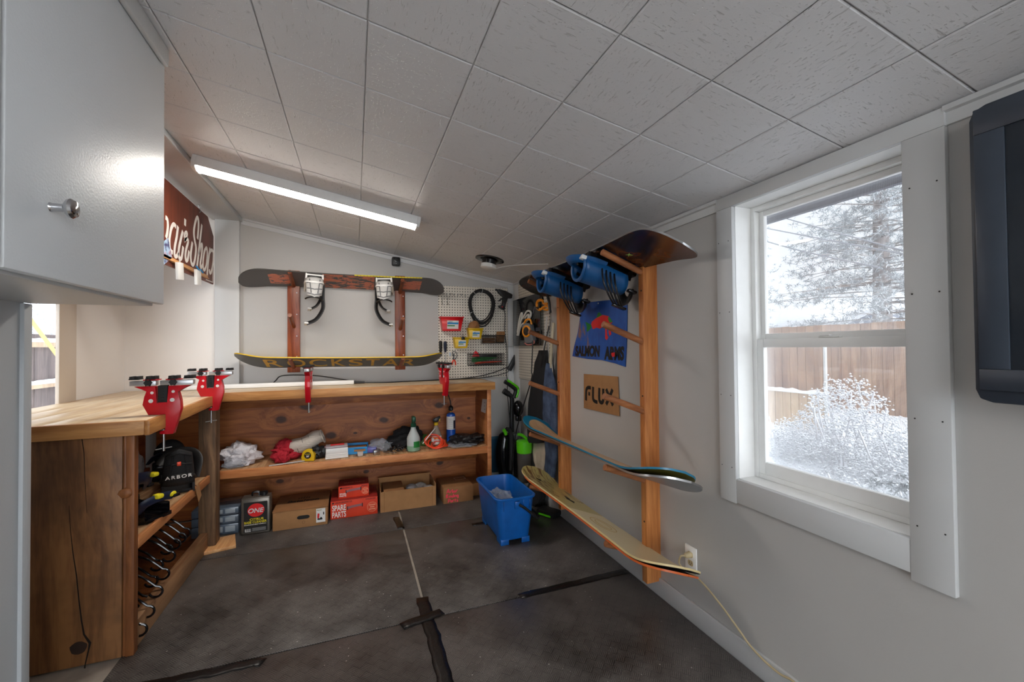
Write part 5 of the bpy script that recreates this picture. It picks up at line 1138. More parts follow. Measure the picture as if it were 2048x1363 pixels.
MB(Matrix.Translation((x1-.045, 3.485, z1+.004))).lathe([(.020, 0), (.020, .008), (.024, .009), (.024, .024), (.018, .026)], 20).build('screw_cap', M['black'], t)
MB().tube(smooth([(x0+.06, 3.485, z1), (x0+.062, 3.485, z1+.026), (x0+.08, 3.485, z1+.032), (x0+.105, 3.485, z1+.026), (x0+.107, 3.485, z1)], 5), .009, 8, flat=.35).build('carry_handle', M['dsteel'], t)
# transparent organiser behind the post
t = thing('parts_organizer', 'stack of clear plastic parts boxes half hidden behind the weathered post', 'organizer', (-.87, 3.62, FZ))
clr = plastic('organizer_clear', (86, 98, 112), .2, 0, .1)
for k, (zz0, zz1) in enumerate(((FZ, .085), (.088, .145), (.148, .20))):
    b = MB().bb((-1.06, 3.50, zz0), (-.778+.0, 3.74, zz1), .006).build('organizer_box', clr, t)
    m = MB(onback(-.93, zz0, 3.4995)); h = zz1-zz0
    for j in range(3): m.bb((-.08+j*.075, h*.25, 0), (-.02+j*.075, h*.8, .002), .001)
    m.build('latch', plastic('latch_pale', (150, 160, 168), .3), b)
# cardboard box with printed lid
def lidbox(label, x0, x1, y0, y1, z1, rot=0, mat=None, name='cardboard_box'):
    cx, cy = (x0+x1)/2, (y0+y1)/2; t = thing(name, label, 'box', (cx, cy, FZ), (0, 0, rot)); w, d, h = x1-x0, y1-y0, z1-FZ
    MB().bb((-w/2, -d/2, 0), (w/2, d/2, h-.004), .003).build('box_body', mat or M['card'], t, local=True); return t, w, d, h
t, w, d, h = lidbox('brown cardboard box with a white label and black hand hole beside the metal can', -.556, -.196, 3.432, 3.80, .147)
MB().bb((-w/2-.003, -d/2-.002, h-.005), (w/2+.003, d/2, h), .001).build('lid', M['cardd'], t, local=True)
Mf = frame((-w/2, -d/2-.0015, 0), (1, 0, 0), (0, 0, 1))
def loc_build(m, n, mat, p): return m.build(n, mat, p, local=True)
loc_build(MB(Mf).prism([(x*.03+.198, y*.013+.075) for x, y in arc((.8, 0), .6, -90, 90, 6, 1)+arc((-.8, 0), .6, 90, 270, 6, 1)], 0, .001), 'hand_hole', M['blackink'], t)
loc_build(MB(Mf).ribbon([(.2+.009*math.cos(a*PI/10), .038+.009*math.sin(a*PI/10)) for a in range(20)], .0012, .0006, True), 'stamp_ring', M['blackink'], t)
lb = loc_build(MB(Mf).bb((.283, .022, 0), (.345, .122, .001)), 'label_card', M['paper'], t)
loc_build(letters(MB(Mf), 'Blaster', .288, .108, .034, .008, .0005, .02, 0, z=.0012), 'lettering', plastic('olive_ink', (140, 140, 20), .6), lb)
loc_build(MB(Mf @ Matrix.Translation((0, 0, .0012))).prism([(.290, .055), (.302, .05), (.306, .085), (.293, .088)], 0, .0005), 'red_boot_print', M['redink'], lb)
loc_build(MB(Mf @ Matrix.Translation((0, 0, .0012))).prism([(.292, .040), (.325, .040), (.325, .050), (.316, .062), (.308, .05), (.292, .052)], 0, .0006).bb((.330, .075, 0), (.337, .095, .0005)), 'binding_print', M['blackink'], lb)
Ml = Matrix.Translation((0, 0, h+.0004)); loc_build(letters(MB(Ml), 'Bataleon', -.11, -.02, .22, .045, .0006, .02, .15), 'lettering', M['blackink'], t)
m = MB(Ml)
for k in range(5): m.ribbon([(-.04+k*.018, .05+.004*(k % 2)), (-.034+k*.018, .09-.008*abs(k-2))], .009, .0006)
loc_build(m, 'emblem', plastic('faded_ink', (80, 56, 36), .7), t)
# orange spare parts boxes
def spare(label, x0, x1, y0, y1, z0, z1, big):
    t = thing('spare_parts_box', label, 'box', ((x0+x1)/2, (y0+y1)/2, z0), group='orange spare parts boxes'); w, h = x1-x0, z1-z0
    MB().bb((x0, y0, z0), (x1, y1, z1-.0035), .002).build('box_body', M['spare'], t)
    MB().bb((x0, y0, z1-.0035), (x1, y1, z1), .001).build('lid', M['spared'], t)
    Mf = onback(x0, z0, y0-.0006)
    if big: text_on(t, Mf, 'SPARE', .012, .060, .098, .044, M['whiteink'], .022); text_on(t, Mf, 'PARTS', .012, .010, .098, .044, M['whiteink'], .022)
    else: text_on(t, Mf, 'SPARE', .008, .028, .048, .012, M['whiteink'], .025); text_on(t, Mf, 'PARTS', .008, .012, .048, .012, M['whiteink'], .025)
    text_on(t, Mf, 'UNION BINDING CO', .03 if big else .02, h-.022, w*.36, .012, M['blackink'], .01); text_on(t, Mf, 'STRONGER', w*.74, h-.020, w*.22, .011, M['blackink'], .01)
    MB(Mf).prism([(.012, h-.012), (.020, h-.010), (.026, h-.014), (.020, h-.024), (.011, h-.022)], 0, .0006).build('logo', M['blackink'], t)
    hx0, hx1 = w*(.36 if big else .26), w*(.66 if big else .72); hz = h*.56
    MB(Mf).ribbon(smooth([(hx0, hz-.004, 0), (hx0+.2*(hx1-hx0), hz+.002, 0), ((hx0+hx1)/2, hz+.006, 0), (hx1, hz+.010, 0)], 4), .016, .004).build('carry_handle', plastic('mauve_strap', (150, 100, 104), .6), t)
    MB(Mf).bb((hx0-.006, hz-.018, 0), (hx0, hz+.010, .0035)).bb((hx1, hz-.006, 0), (hx1+.006, hz+.022, .0035)).build('handle_slot', M['blackink'], t)
    cx, cz, r = w*.88, h*.42, h*.27; m = MB(Mf)
    m.ribbon([(cx+r*math.cos(a*PI/14), cz+r*math.sin(a*PI/14)) for a in range(28)], .002, .0006, True); m.ribbon([(cx+r*.8*math.cos(a*PI/14), cz+r*.8*math.sin(a*PI/14)) for a in range(28)], .001, .0006, True)
    for k in (-1, 0, 1): m.bb((cx-r*(.6 if k else .45), cz+k*r*.42-r*.09, 0), (cx+r*(.6 if k else .45), cz+k*r*.42+r*.09, .0006))
    m.build('round_seal', plastic('pale_print', (244, 176, 140), .6), t)
    letters(MB(Matrix.Translation((x0, y0, z1+.0002))), 'SPARE PARTS', w*.18, (y1-y0)*.35, w*.68, .02, .0005, .01).build('lid_lettering', plastic('lid_print', (206, 120, 100), .6), t)
spare('larger orange spare parts box on the floor', -.180, .162, 3.505, 3.80, FZ, .150, True)
spare('smaller orange spare parts box on top of the larger one', -.125, .098, 3.545, 3.72, .150, .245, False)
# open cardboard box
t = thing('open_box', 'open cardboard box with packets inside, right of the orange boxes', 'box', (.40, 3.66, FZ))
x0, x1, y0, y1, z1 = .182, .622, 3.505, 3.80, .192; th = .005
m = MB(); m.bb((x0, y0, FZ), (x1, y0+th, z1-.02)).bb((x0, y1-th, FZ), (x1, y1, z1+.012)).bb((x0, y0+th, FZ), (x0+th, y1-th, z1)).bb((x1-th, y0+th, FZ), (x1, y1-th, z1)).bb((x0+th, y0+th, FZ), (x1-th, y1-th, FZ+.006))
m.build('box_body', M['card'], t)
MB().bb((x0+.028, y0-.001, FZ+.004), (x0+.032, y0, z1-.024)).bb((x1-.032, y0-.001, FZ+.004), (x1-.028, y0, z1-.024)).build('crease', M['cardd'], t)
tag(MB().bb((.21, 3.53, FZ+.007), (.37, 3.77, .168), .003).build('inner_carton', M['cardd'], loc=(.29, 3.65, FZ)), 'small brown carton inside the open cardboard box', 'box')
for k, (x, y, lab, mt) in enumerate(((.44, 3.62, 'clear packet in the middle of the open cardboard box', M['film']), (.52, 3.66, 'grey packet in the open cardboard box', M['lgrey']), (.575, 3.60, 'white packet at the right corner of the open cardboard box', M['paper']))):
    tag(MB(Matrix.Translation((x, y, .145-.01*k))).sphere((0, 0, 0), (.045, .06, .028), sub=3, seed=k+11, amp=.3).build('packet', mt, loc=(x, y, .12)), lab, 'packet')
t, w, d, h = lidbox('small brown box with pink handwriting at the right end under the bench', .680, .936, 3.50, 3.80, .150, .02, M['cardd'])
Mf = frame((-w/2, -d/2-.0015, 0), (1, 0, 0), (0, 0, 1)); m = MB(Mf)
def hw(pts, dx, dy, s=1.0): m.ribbon([(v.x, v.y) for v in smooth([(dx+x*s, dy+y*s, 0) for x, y in pts], 4)], .0066, .0006)
GL = {'A': [[(0, 0), (.012, .028), (.018, .030), (.024, 0)], [(.004, .011), (.022, .012)]], 'r': [[(0, 0), (.002, .017)], [(.002, .012), (.008, .018), (.014, .016)]],
      'b': [[(.002, .03), (0, 0)], [(.001, .002), (.012, .002), (.012, .012), (.002, .012)]], 'o': [[(.006, .015), (0, .008), (.006, 0), (.012, .007), (.006, .015)]],
      'B': [[(0, 0), (.001, .03)], [(.001, .03), (.016, .026), (.004, .016), (.018, .008), (0, 0)]], 'i': [[(.002, .016), (.002, 0)], [(.002, .023), (.003, .025)]],
      'n': [[(0, .016), (0, 0)], [(0, .010), (.006, .016), (.011, .012), (.012, 0)]], 'd': [[(.012, .03), (.012, 0)], [(.012, .012), (.002, .012), (.002, .001), (.012, .003)]],
      'g': [[(.012, .014), (.002, .013), (.003, .002), (.012, .004)], [(.013, .016), (.012, -.008), (.003, -.010)]], 'P': [[(0, -.002), (.003, .03)], [(.002, .03), (.018, .026), (.016, .014), (.002, .013)]],
      'a': [[(.012, .014), (.002, .012), (.003, .001), (.012, .004)], [(.013, .015), (.014, 0)]], 't': [[(.005, .026), (.005, 0)], [(-.002, .016), (.013, .018)]], 's': [[(.012, .014), (.003, .014), (.010, .006), (.009, .0), (0, .0)]]}
ADV = {'A': .030, 'i': .008, 'B': .025, 'P': .022, 'r': .017}
for word, x0_, y0_ in (('Arbor', .026, .088), ('Binding', .022, .049), ('Parts', .038, .010)):
    xx = x0_
    for ch in word:
        for g_ in GL[ch]: hw(g_, xx, y0_, .95)
        xx += ADV.get(ch, .0165)
m.build('handwriting', M['pink'], t, local=True)
loc_build(MB(Matrix.Translation((0, 0, h-.0035))).ribbon([(.02, .02), (.11, .03), (.105, .09), (.015, .08)], .008, .0006, True), 'tape_outline', plastic('pale_tape', (190, 150, 130), .5), t)
tag(MB().bb((.955, 3.60, FZ), (1.06, 3.80, .12), .004).build('cardboard_box', M['cardd'], loc=(1.0, 3.7, FZ)), 'dark brown carton tucked behind the pink lettered box and the bucket', 'box')
# ------------------------------------------------------------------ things on the long shelf
SZ = .4615
def sh(px, py, dz=0): v = at(px, py, 2, SZ); v.z += dz; return v
def blob(name, label, cat, c, r, mat, seed, amp=.25, rot=0, sub=4, fr=2.2):
    Mx = Matrix.Translation(c) @ Matrix.Rotation(rot, 4, 'Z')
    return tag(MB(Mx).sphere((0, 0, r[2]*.80), r, sub=sub, seed=seed, amp=amp, fr=fr, floor=0).build(name, mat, loc=c, ang=60), label, cat)
bagm = MT('white_film', lin(214, 210, 214), .3); bagm.bump(bagm.noise(bagm.co(), 22, 4, .65), 1.0, .02); M['bagw'] = bagm.m
blk = MT('black_film', lin(26, 25, 27), .28); blk.bump(blk.noise(blk.co(), 24, 4, .65), 1.0, .02); M['bagk'] = blk.m
rcl = MT('red_cloth', lin(176, 26, 44), .85); rcl.bump(rcl.noise(rcl.co(), 16, 3, .6, 1), .8, .02); M['redcl'] = rcl.m
cnv = MT('canvas', lin(206, 196, 184), .85); cnv.bump(cnv.noise(cnv.co((1, 1, 3)), 12, 3, .6, 1), .7, .02); M['canvas'] = cnv.m
c = Vector((-.80, 3.66, SZ)); blob('plastic_bag', 'crumpled white plastic bag on the left end of the long shelf', 'bag', c, (.115, .10, .085), M['bagw'], 5, .34)
blob('plastic_packet', 'clear packet of small parts in front of the white bag', 'packet', Vector((-.815, 3.565, SZ)), (.07, .035, .028), M['film'], 9, .3)
c = Vector((-.50, 3.70, SZ)); blob('red_cloth', 'bunched red cloth on the shelf left of the canvas bag', 'cloth', c, (.10, .085, .075), M['redcl'], 7, .4)
blob('red_cloth', 'small red cloth ball in front of the canvas bag', 'cloth', Vector((-.525, 3.60, SZ)), (.055, .045, .045), M['redcl'], 2, .3)
Mx = Matrix.Translation((-.375, 3.70, SZ+.105)) @ Matrix.Rotation(-.36, 4, 'Y')
t = thing('canvas_bag', 'cream canvas bag lying open with dark lining, left of the tape measure', 'bag', (-.375, 3.70, SZ))
def cb(u, v):
    a = u*2*PI; r = 1+.09*noise.noise(Vector((math.cos(a)*2, math.sin(a)*2, v*4))); k = .55+.45*math.sin(PI*min(1, v*.75+.12)); return ((v-.5)*.27, math.cos(a)*.075*r*k, math.sin(a)*.062*r*k+.01*math.sin(v*9))
MB(Mx).grid(cb, 28, 16, True).build('bag_body', M['canvas'], t, solid=.004, ang=60)
MB(Mx).tube([(.137, math.cos(a)*.062, math.sin(a)*.05) for a in [k*PI/12 for k in range(24)]], .006, 6, True).build('bag_rim', M['canvas'], t)
MB(Mx).sphere((.09, 0, 0), (.035, .05, .04), sub=3, seed=4, amp=.3).build('lining', M['cloth_k'], t)
m = MB(Mx)
for k in (-.05, 0, .05): m.tube([(k, -.078*math.cos(a)*(.9), .064*math.sin(a)) for a in [(-.6+1.6*j/10) for j in range(11)]], .0016, 5)
m.build('seam', M['dsteel'], t)
strip_c = sh(578, 926); a = sh(538, 932, .004); b = sh(614, 921, .004); d = (b-a)
tag(MB(rot_axes((a+b)/2, d.normalized(), Vector((0, 0, 1)).cross(d.normalized()), Vector((0, 0, 1)))).prism([(-d.length/2, -.006), (d.length/2-.02, -.008), (d.length/2, 0), (d.length/2-.02, .008), (-d.length/2, .006)], -.003, .003, .001).build('metal_scraper', M['lgrey'], loc=(a+b)/2), 'long thin pale blade lying along the shelf edge', 'blade')
t = thing('tape_measure', 'yellow tape measure standing on the shelf beside the canvas bag', 'tape measure', (-.335, 3.565, SZ))
R = onback(-.335, SZ+.0005, 3.565) @ Matrix.Rotation(-.25, 4, 'Y')
MB(R).prism([(-.045, 0), (.045, 0), (.046, .04)]+arc((0, .045), .044, 0, 165, 12)+[(-.046, .03)], -.02, .02, .005).build('case', M['yel'], t)
MB(R).prism([(.025*math.cos(a*PI/12), .044+.025*math.sin(a*PI/12)) for a in range(24)], .0195, .0215).build('case_label', M['blackink'], t)
letters(MB(R), "30'", -.010, .030, .022, .014, .0006, .02, z=.0217).build('lettering', M['whiteink'], t); letters(MB(R), 'STANLEY', -.019, .050, .038, .007, .0006, .02, z=.0217).build('lettering', M['yelink'], t)
MB(R).prism([(.03, .085), (.05, .09), (.048, .07), (.038, .068)], -.012, .012, .002).build('lock_button', M['black'], t)
blob('key_bunch', 'dark bunch of small tools behind the yellow tape measure', 'tools', Vector((-.27, 3.63, SZ)), (.05, .04, .05), M['black'], 13, .5, sub=3)
blob('plastic_packet', 'mauve plastic packet between the tape measure and the white boxes', 'packet', Vector((-.235, 3.68, SZ)), (.06, .06, .04), plastic('mauve_film', (150, 130, 142), .25), 15, .3, sub=3)
Mx = Matrix.Translation((-.138, 3.60, SZ)) @ Matrix.Rotation(.06, 4, 'Z')
for k in range(5):
    hgt = (.012, .012, .012, .042, .014)[k]; z0 = (0, .0125, .025, .0375, .080)[k]
    tag(MB(Mx).box((0, 0, z0+hgt/2), (.165-.002*k, .10, hgt), .002).build('white_box', M['white'] if k < 4 else plastic('clear_lid', (170, 160, 164), .25), loc=(-.138, 3.60, SZ+z0)),
        ('lowest thin white card box of the stack right of the tape measure', 'second thin white card box of the stack right of the tape measure', 'third thin white card box of the stack right of the tape measure', 'thick white card box in the stack right of the tape measure', 'clear flat case on top of the white box stack')[k], 'box')
tag(MB(Mx).box((.005, 0, .098), (.10, .03, .006), .002).build('red_pencil', M['redp'], loc=(-.138, 3.6, SZ+.095)), 'flat red strip lying on top of the white box stack', 'strip')
Mx = Matrix.Translation((.01, 3.70, SZ)) @ Matrix.Rotation(-.08, 4, 'Z')
t = thing('open_carton', 'small open blue carton behind the white box stack', 'box', (.01, 3.70, SZ))
m = MB(Mx); w, d, h = .17, .13, .055
m.bb((-w/2, -d/2, 0), (w/2, -d/2+.003, h)).bb((-w/2, d/2-.003, 0), (w/2, d/2, h+.01)).bb((-w/2, -d/2+.003, 0), (-w/2+.003, d/2-.003, h)).bb((w/2-.003, -d/2+.003, 0), (w/2, d/2-.003, h)).bb((-w/2+.003, -d/2+.003, 0), (w/2-.003, d/2-.003, .003)).build('carton_body', M['skyblue'], t)
MB(Mx).bb((-w/2+.01, -d/2+.01, .02), (w/2-.01, d/2-.01, .048), .003).build('carton_content', M['cardd'], t)
tag(MB(Mx).box((.12, -.02, .022), (.07, .09, .04), .004).build('plastic_case', plastic('violet_case', (96, 98, 170), .25), loc=(.13, 3.68, SZ)), 'small violet-blue plastic case right of the blue carton', 'case')
t = thing('clear_tub', 'small clear tub with a tan lid near the shelf edge', 'tub', (.035, 3.575, SZ)); Mx = Matrix.Translation((.035, 3.575, SZ))
MB(Mx).lathe([(.026, 0), (.032, .038)], 4, M=Matrix.Rotation(PI/4, 4, 'Z')).build('tub_body', plastic('tub_clear', (196, 190, 184), .2), t); MB(Mx).box((-.004, 0, .042), (.085, .05, .006), .002).build('tub_lid', M['card'], t)
tag(MB(Matrix.Translation((.158, 3.56, SZ)) @ Matrix.Rotation(.3, 4, 'Z')).box((0, 0, .018), (.05, .03, .036), .003).build('metal_block', M['steel'], loc=(.158, 3.56, SZ)), 'small shiny metal block near the shelf edge', 'block')
tag(MB(Matrix.Translation((.18, 3.58, SZ)) @ Matrix.Rotation(.1, 4, 'Z')).box((0, 0, .004), (.12, .05, .008), .002).build('steel_plate', M['dsteel'], loc=(.18, 3.58, SZ)), 'dark flat plate under the metal block', 'plate') if False else None
for k in range(4):
    a = Vector((.215+k*.016, 3.60-.012*k, SZ+.005)); tag(MB().cyl(a, a+Vector((.045, -.05, .004)), .004, n=8).build('bolt', M['steel'], loc=a), 'loose steel bolt lying between the metal block and the black hardware', 'bolt', 'loose steel bolts on the shelf')
blob('tool_pouch', 'grey-brown packet of fittings behind the loose bolts', 'packet', Vector((.19, 3.70, SZ)), (.085, .06, .05), M['film'], 21, .4)
tag(MB(Matrix.Translation((.238, 3.66, SZ+.032)) @ Matrix.Rotation(PI/2, 4, 'X')).lathe([(.0, -.02), (.028, -.02), (.03, -.015), (.03, .015), (.028, .02), (0, .02)], 20).build('tape_roll', M['grey'], loc=(.238, 3.66, SZ)), 'grey round roll standing behind the loose bolts', 'roll')
random.seed(3); m = MB()
for k in range(46):
    a = random.uniform(0, 2*PI); r = random.uniform(0, 1)**.6; p = Vector((.335+.085*r*math.cos(a), 3.60+.05*r*math.sin(a), SZ+.006+.04*(1-r)*random.random()+.004))
    q_ = p+Vector((random.uniform(-.022, .022), random.uniform(-.022, .022), random.uniform(0, .012))); m.cyl(p, q_, .005, n=6)
o = tag(m.build('screw_pile', M['black'], loc=(.335, 3.6, SZ)), 'pile of small black hardware beside the green topped sprayer', 'hardware', None, 'stuff')
# bottle with green sprayer
q = Vector((.452, 3.585, SZ)); t = thing('spray_bottle', 'cloudy white spray bottle with a dark green sprayer head', 'bottle', q, group='spray bottles on the shelf')
Mx = Matrix.Translation(q); milk = MT('cloudy_plastic', lin(190, 200, 196), .3); milk.b.inputs['Alpha'].default_value = .85
zz_ = milk.xyz(milk.co())[2]; milk.color(milk.mix(zz_.lt(.045), lin(196, 202, 200), lin(140, 176, 150))); M['milk'] = milk.m
MB(Mx).lathe([(.050, 0), (.054, .004), (.054, .10), (.050, .115), (.030, .155), (.021, .18), (.020, .20)], 28).build('bottle_body', M['milk'], t)
hd = MB(Mx).lathe([(.022, .195), (.022, .222), (.016, .226), (.014, .25)], 18).build('sprayer', M['greend'], t)
MB(Mx @ Matrix.Translation((0, 0, .262))).box((0, -.012, .0), (.030, .075, .045), .009).build('sprayer_head', M['greend'], hd); MB(Mx).tube(smooth([(0, -.03, .255), (0, -.036, .23), (0, -.03, .205)], 4), .006, 8).build('trigger', M['greend'], hd)
MB(Mx).grid(lambda u, v: (.0546*math.sin(-.1+u*1.1), -.0546*math.cos(-.1+u*1.1), .032+.05*v), 10, 2).build('bottle_label', M['greenink'], t)
# clear bottle with yellow collar
q = Vector((.665, 3.72, SZ)); t = thing('spray_bottle', 'clear spray bottle with a yellow collar and black trigger', 'bottle', q, group='spray bottles on the shelf'); Mx = Matrix.Translation(q)
cl_ = MT('clear_bottle', lin(200, 190, 176), .12); cl_.b.inputs['Alpha'].default_value = .45; M['clearb'] = cl_.m
MB(Mx).lathe([(.044, 0), (.047, .004), (.047, .08), (.042, .10), (.026, .14), (.014, .175)], 24).build('bottle_body', M['clearb'], t)
MB(Mx).grid(lambda u, v: (.048*math.sin(-1+u*2), -.048*math.cos(-1+u*2), .012+.07*v), 14, 2).build('bottle_label', M['paper'], t)
MB(Mx).grid(lambda u, v: (.0485*math.sin(-.8+u*.9), -.0485*math.cos(-.8+u*.9), .06+.016*v), 8, 2).build('label_stripe', M['yelink'], t)
hd = MB(Mx).lathe([(.017, .17), (.019, .172), (.019, .195), (.015, .198)], 18).build('collar', M['yel'], t)
Mh = onback(q.x, q.z+.198, q.y) ; MB(Mh).prism([(-.03, .012), (-.024, .030), (.005, .042), (.034, .052), (.038, .040), (.012, .0), (-.012, -.002)], -.013, .013, .004).build('sprayer_head', M['black'], hd)
MB(Mh).prism([(.024, .034), (.034, .036), (.036, .0), (.028, .004)], -.006, .006, .002).build('trigger', M['yel'], hd)
# blue torch cylinder
q = Vector((.800, 3.735, SZ)); t = thing('torch_cylinder', 'tall blue gas torch cylinder with a black valve on the shelf', 'gas cylinder', q); Mx = Matrix.Translation(q)
MB(Mx).lathe([(.034, 0), (.040, .005), (.0405, .235), (.036, .258), (.022, .268), (.012, .272)], 28).build('cylinder', plastic('torch_blue', (22, 86, 186), .25), t)
MB(Mx).grid(lambda u, v: (.041*math.sin(-1.5+u*2.4), -.041*math.cos(-1.5+u*2.4), .125+.115*v), 16, 2).build('cylinder_label', M['paper'], t)
MB(Mx).grid(lambda u, v: (.0414*math.sin(.35+u*.6), -.0414*math.cos(.35+u*.6), .13+.075*v), 8, 2).build('label_panel', M['navy'], t)
m = MB(Mx)
for k in range(6): m.grid(lambda u, v, k=k: (.0414*math.sin(-.7+u*.85), -.0414*math.cos(-.7+u*.85), .135+k*.016+.005*v), 6, 2)
m.build('fine_print', M['lgrey'], t)
MB(Mx).lathe([(.008, .27), (.009, .288), (.006, .29)], 12).build('brass_fitting', plastic('brass', (196, 150, 80), .3, .9), t)
MB(Mx).lathe([(.014, .286), (.021, .294), (.021, .318), (.012, .33), (.006, .335)], 10).build('valve_knob', M['black'], t)
MB(Mx).tube(smooth([(0, 0, .33), (-.004, 0, .37), (-.02, 0, .42), (-.05, -.005, .46)], 4), .005, 8).build('torch_tube', M['dsteel'], t)
# red cable, black bags
q = Vector((.645, 3.60, SZ)); t = thing('red_cable', 'loose coil of red cable on the shelf', 'cable', q); random.seed(9)
for k in range(7):
    tilt = .9-.16*k; Mx = Matrix.Translation((q.x+.012*k-.03, q.y+.004*k, SZ+.062-.0088*k)) @ Matrix.Rotation(tilt, 4, 'X') @ Matrix.Rotation(.2*k, 4, 'Z'); ra = .058+.012*random.random()
    MB(Mx).tube([(ra*1.1*math.cos(a), ra*.95*math.sin(a), .004*math.sin(2*a+k)) for a in [j*PI/14 for j in range(28)]], .0046, 8, True).build('cable_turn', M['orangered'], t)
m = MB(); m.box((q.x-.035, q.y-.03, SZ+.075), (.022, .015, .03), .004).build('plug', M['lgrey'], t)
a = Vector((.53, 3.60, SZ+.045)); b = Vector((.645, 3.66, SZ+.155)); tag(MB().cyl(a, b, .0042, n=10).build('white_stick', M['white'], loc=a), 'thin white stick leaning between the green topped bottle and the red cable', 'stick')
blob('black_bag', 'black cloth bag lying behind the green topped bottle', 'bag', Vector((.42, 3.755, SZ)), (.15, .08, .085), M['cloth_k'], 6, .35, .15)
blob('green_bag', 'green foil packet behind the white stick', 'packet', Vector((.545, 3.76, SZ)), (.075, .05, .05), plastic('green_foil', (62, 108, 52), .35, 0, .25), 10, .3, sub=3)
blob('plastic_bag', 'flattened black plastic bag at the right end of the long shelf', 'bag', Vector((.925, 3.66, SZ)), (.155, .10, .045), M['bagk'], 8, .4)
blob('plastic_bag', 'clear plastic bag under the black one at the right end of the shelf', 'bag', Vector((.86, 3.585, SZ)), (.12, .07, .014), M['film'], 18, .3, -.2)
# ------------------------------------------------------------------ bindings and cap on the left shelf
LZ = .4885
def loose_binding(label, loc, rot, cb, chb, extra):
    t = thing('snowboard_binding', label, 'binding', loc, rot, 'loose bindings on the left shelf')
    Mx = Matrix.Scale(1.15, 4); binding_parts(t, Mx, cb, chb, M['black'], 0, True, 'baseplate', False)
    strap(t, Mx, [(.068, -.05, .05), (.085, .0, .13), (.05, .04, .17), (-.03, .04, .165), (-.07, .0, .12)], extra[0], .026, .009, M['dsteel'])
    strap(t, Mx, [(.066, .08, .03), (.07, .12, .08), (.02, .15, .10), (-.04, .15, .09)], extra[0], .02, .008, M['dsteel'])
    return t, Mx
q = at(362, 972, 2, LZ)
t, Mx = loose_binding('black binding with a tall cut-out highback and white lettering on its heel', Vector((-1.0, 3.08, LZ)), (0, 0, .34), M['rubber'], M['rubber'], [M['black']])
mh = MB(Mx @ Matrix.Translation((0, -.191, .10)) @ Matrix.Rotation(PI/2, 4, 'X') ); letters(mh, 'ARBOR', -.052, -.008, .104, .016, .002, .015, 0, 1.3); mh.build('lettering', M['whiteink'], t, local=True)
MB(Mx @ Matrix.Translation((0, -.206, .165)) @ Matrix.Rotation(PI/2, 4, 'X')).box((0, 0, 0), (.016, .02, .004), .002).build('logo_tab', M['orangered'], t, local=True)
q = at(390, 985, 0, -.95)
t2 = thing('cardboard_tag', 'brown cardboard tag hanging over the shelf edge from the black binding', 'tag', (-.878, 3.02, .47))
MB(Matrix.Translation((-.880, 3.03, .462)) @ Matrix.Rotation(.5, 4, 'X')).box((0, 0, 0), (.002, .055, .105)).build('tag_card', M['card'], t2); MB().tube(smooth([(-.881, 3.01, .50), (-.90, 2.99, .53), (-.93, 2.97, .55)], 4), .0015, 5).build('string', M['black'], t2)
t, Mx = loose_binding('dark navy binding with yellow buckles in front on the left shelf', Vector((-1.03, 2.60, LZ)), (0, 0, -2.0), M['blackg'], M['navy'], [M['navy']])
for p in ((.06, .02, .14), (-.05, .05, .165), (.03, .15, .10), (-.03, .15, .09), (.075, -.04, .09)): MB(Mx @ Matrix.Translation(p)).box((0, 0, .008), (.03, .034, .02), .008).build('buckle', M['yelink'], t, local=True)
mh = MB(Mx @ Matrix.Translation((.071, .02, .03)) @ Matrix(((0, 0, 1, 0), (1, 0, 0, 0), (0, 1, 0, 0), (0, 0, 0, 1)))); letters(mh, 'EX', -.03, -.012, .05, .022, .002, .02, .15); mh.build('lettering', M['yelink'], t, local=True)
t, Mx = loose_binding('black binding at the back left of the shelf behind the navy one', Vector((-1.25, 2.84, LZ)), (0, 0, -1.2), M['black'], M['cloth_k'], [M['navy']])
t = thing('cap', 'black baseball cap behind the tall black binding on the left shelf', 'cap', (-1.12, 3.32, LZ))
Mc = Matrix.Translation((-1.12, 3.32, LZ+.16)) @ Matrix.Rotation(-.5, 4, 'X')
MB(Mc).sphere((0, 0, 0), (.08, .085, .09), sub=3).build('crown', M['cloth_k'], t)
MB(Mc).grid(lambda u, v: ((u-.5)*.15, -.06-.085*v*math.cos((u-.5)*2.2), -.03-.05*(u-.5)**2*4-.012*v), 11, 6).build('brim', M['navy'], t, solid=.004)
MB().bb((-1.19, 3.25, LZ), (-1.05, 3.39, LZ+.12), .01).build('lining', M['cloth_k'], t)
blob('plastic_packet', 'pale crumpled packet at the back of the left shelf beside the cap', 'packet', Vector((-1.27, 3.20, LZ)), (.055, .06, .13), M['bagw'], 31, .35, sub=3)
tag(MB(Matrix.Translation((-1.0, 3.36, LZ)) @ Matrix.Rotation(.4, 4, 'Z')).box((0, 0, .065), (.05, .05, .13), .006).build('small_carton', plastic('yellow_carton', (196, 176, 60), .5, 0, .2), loc=(-1.0, 3.36, LZ)), 'small yellow printed carton between the cap and the weathered post', 'carton')
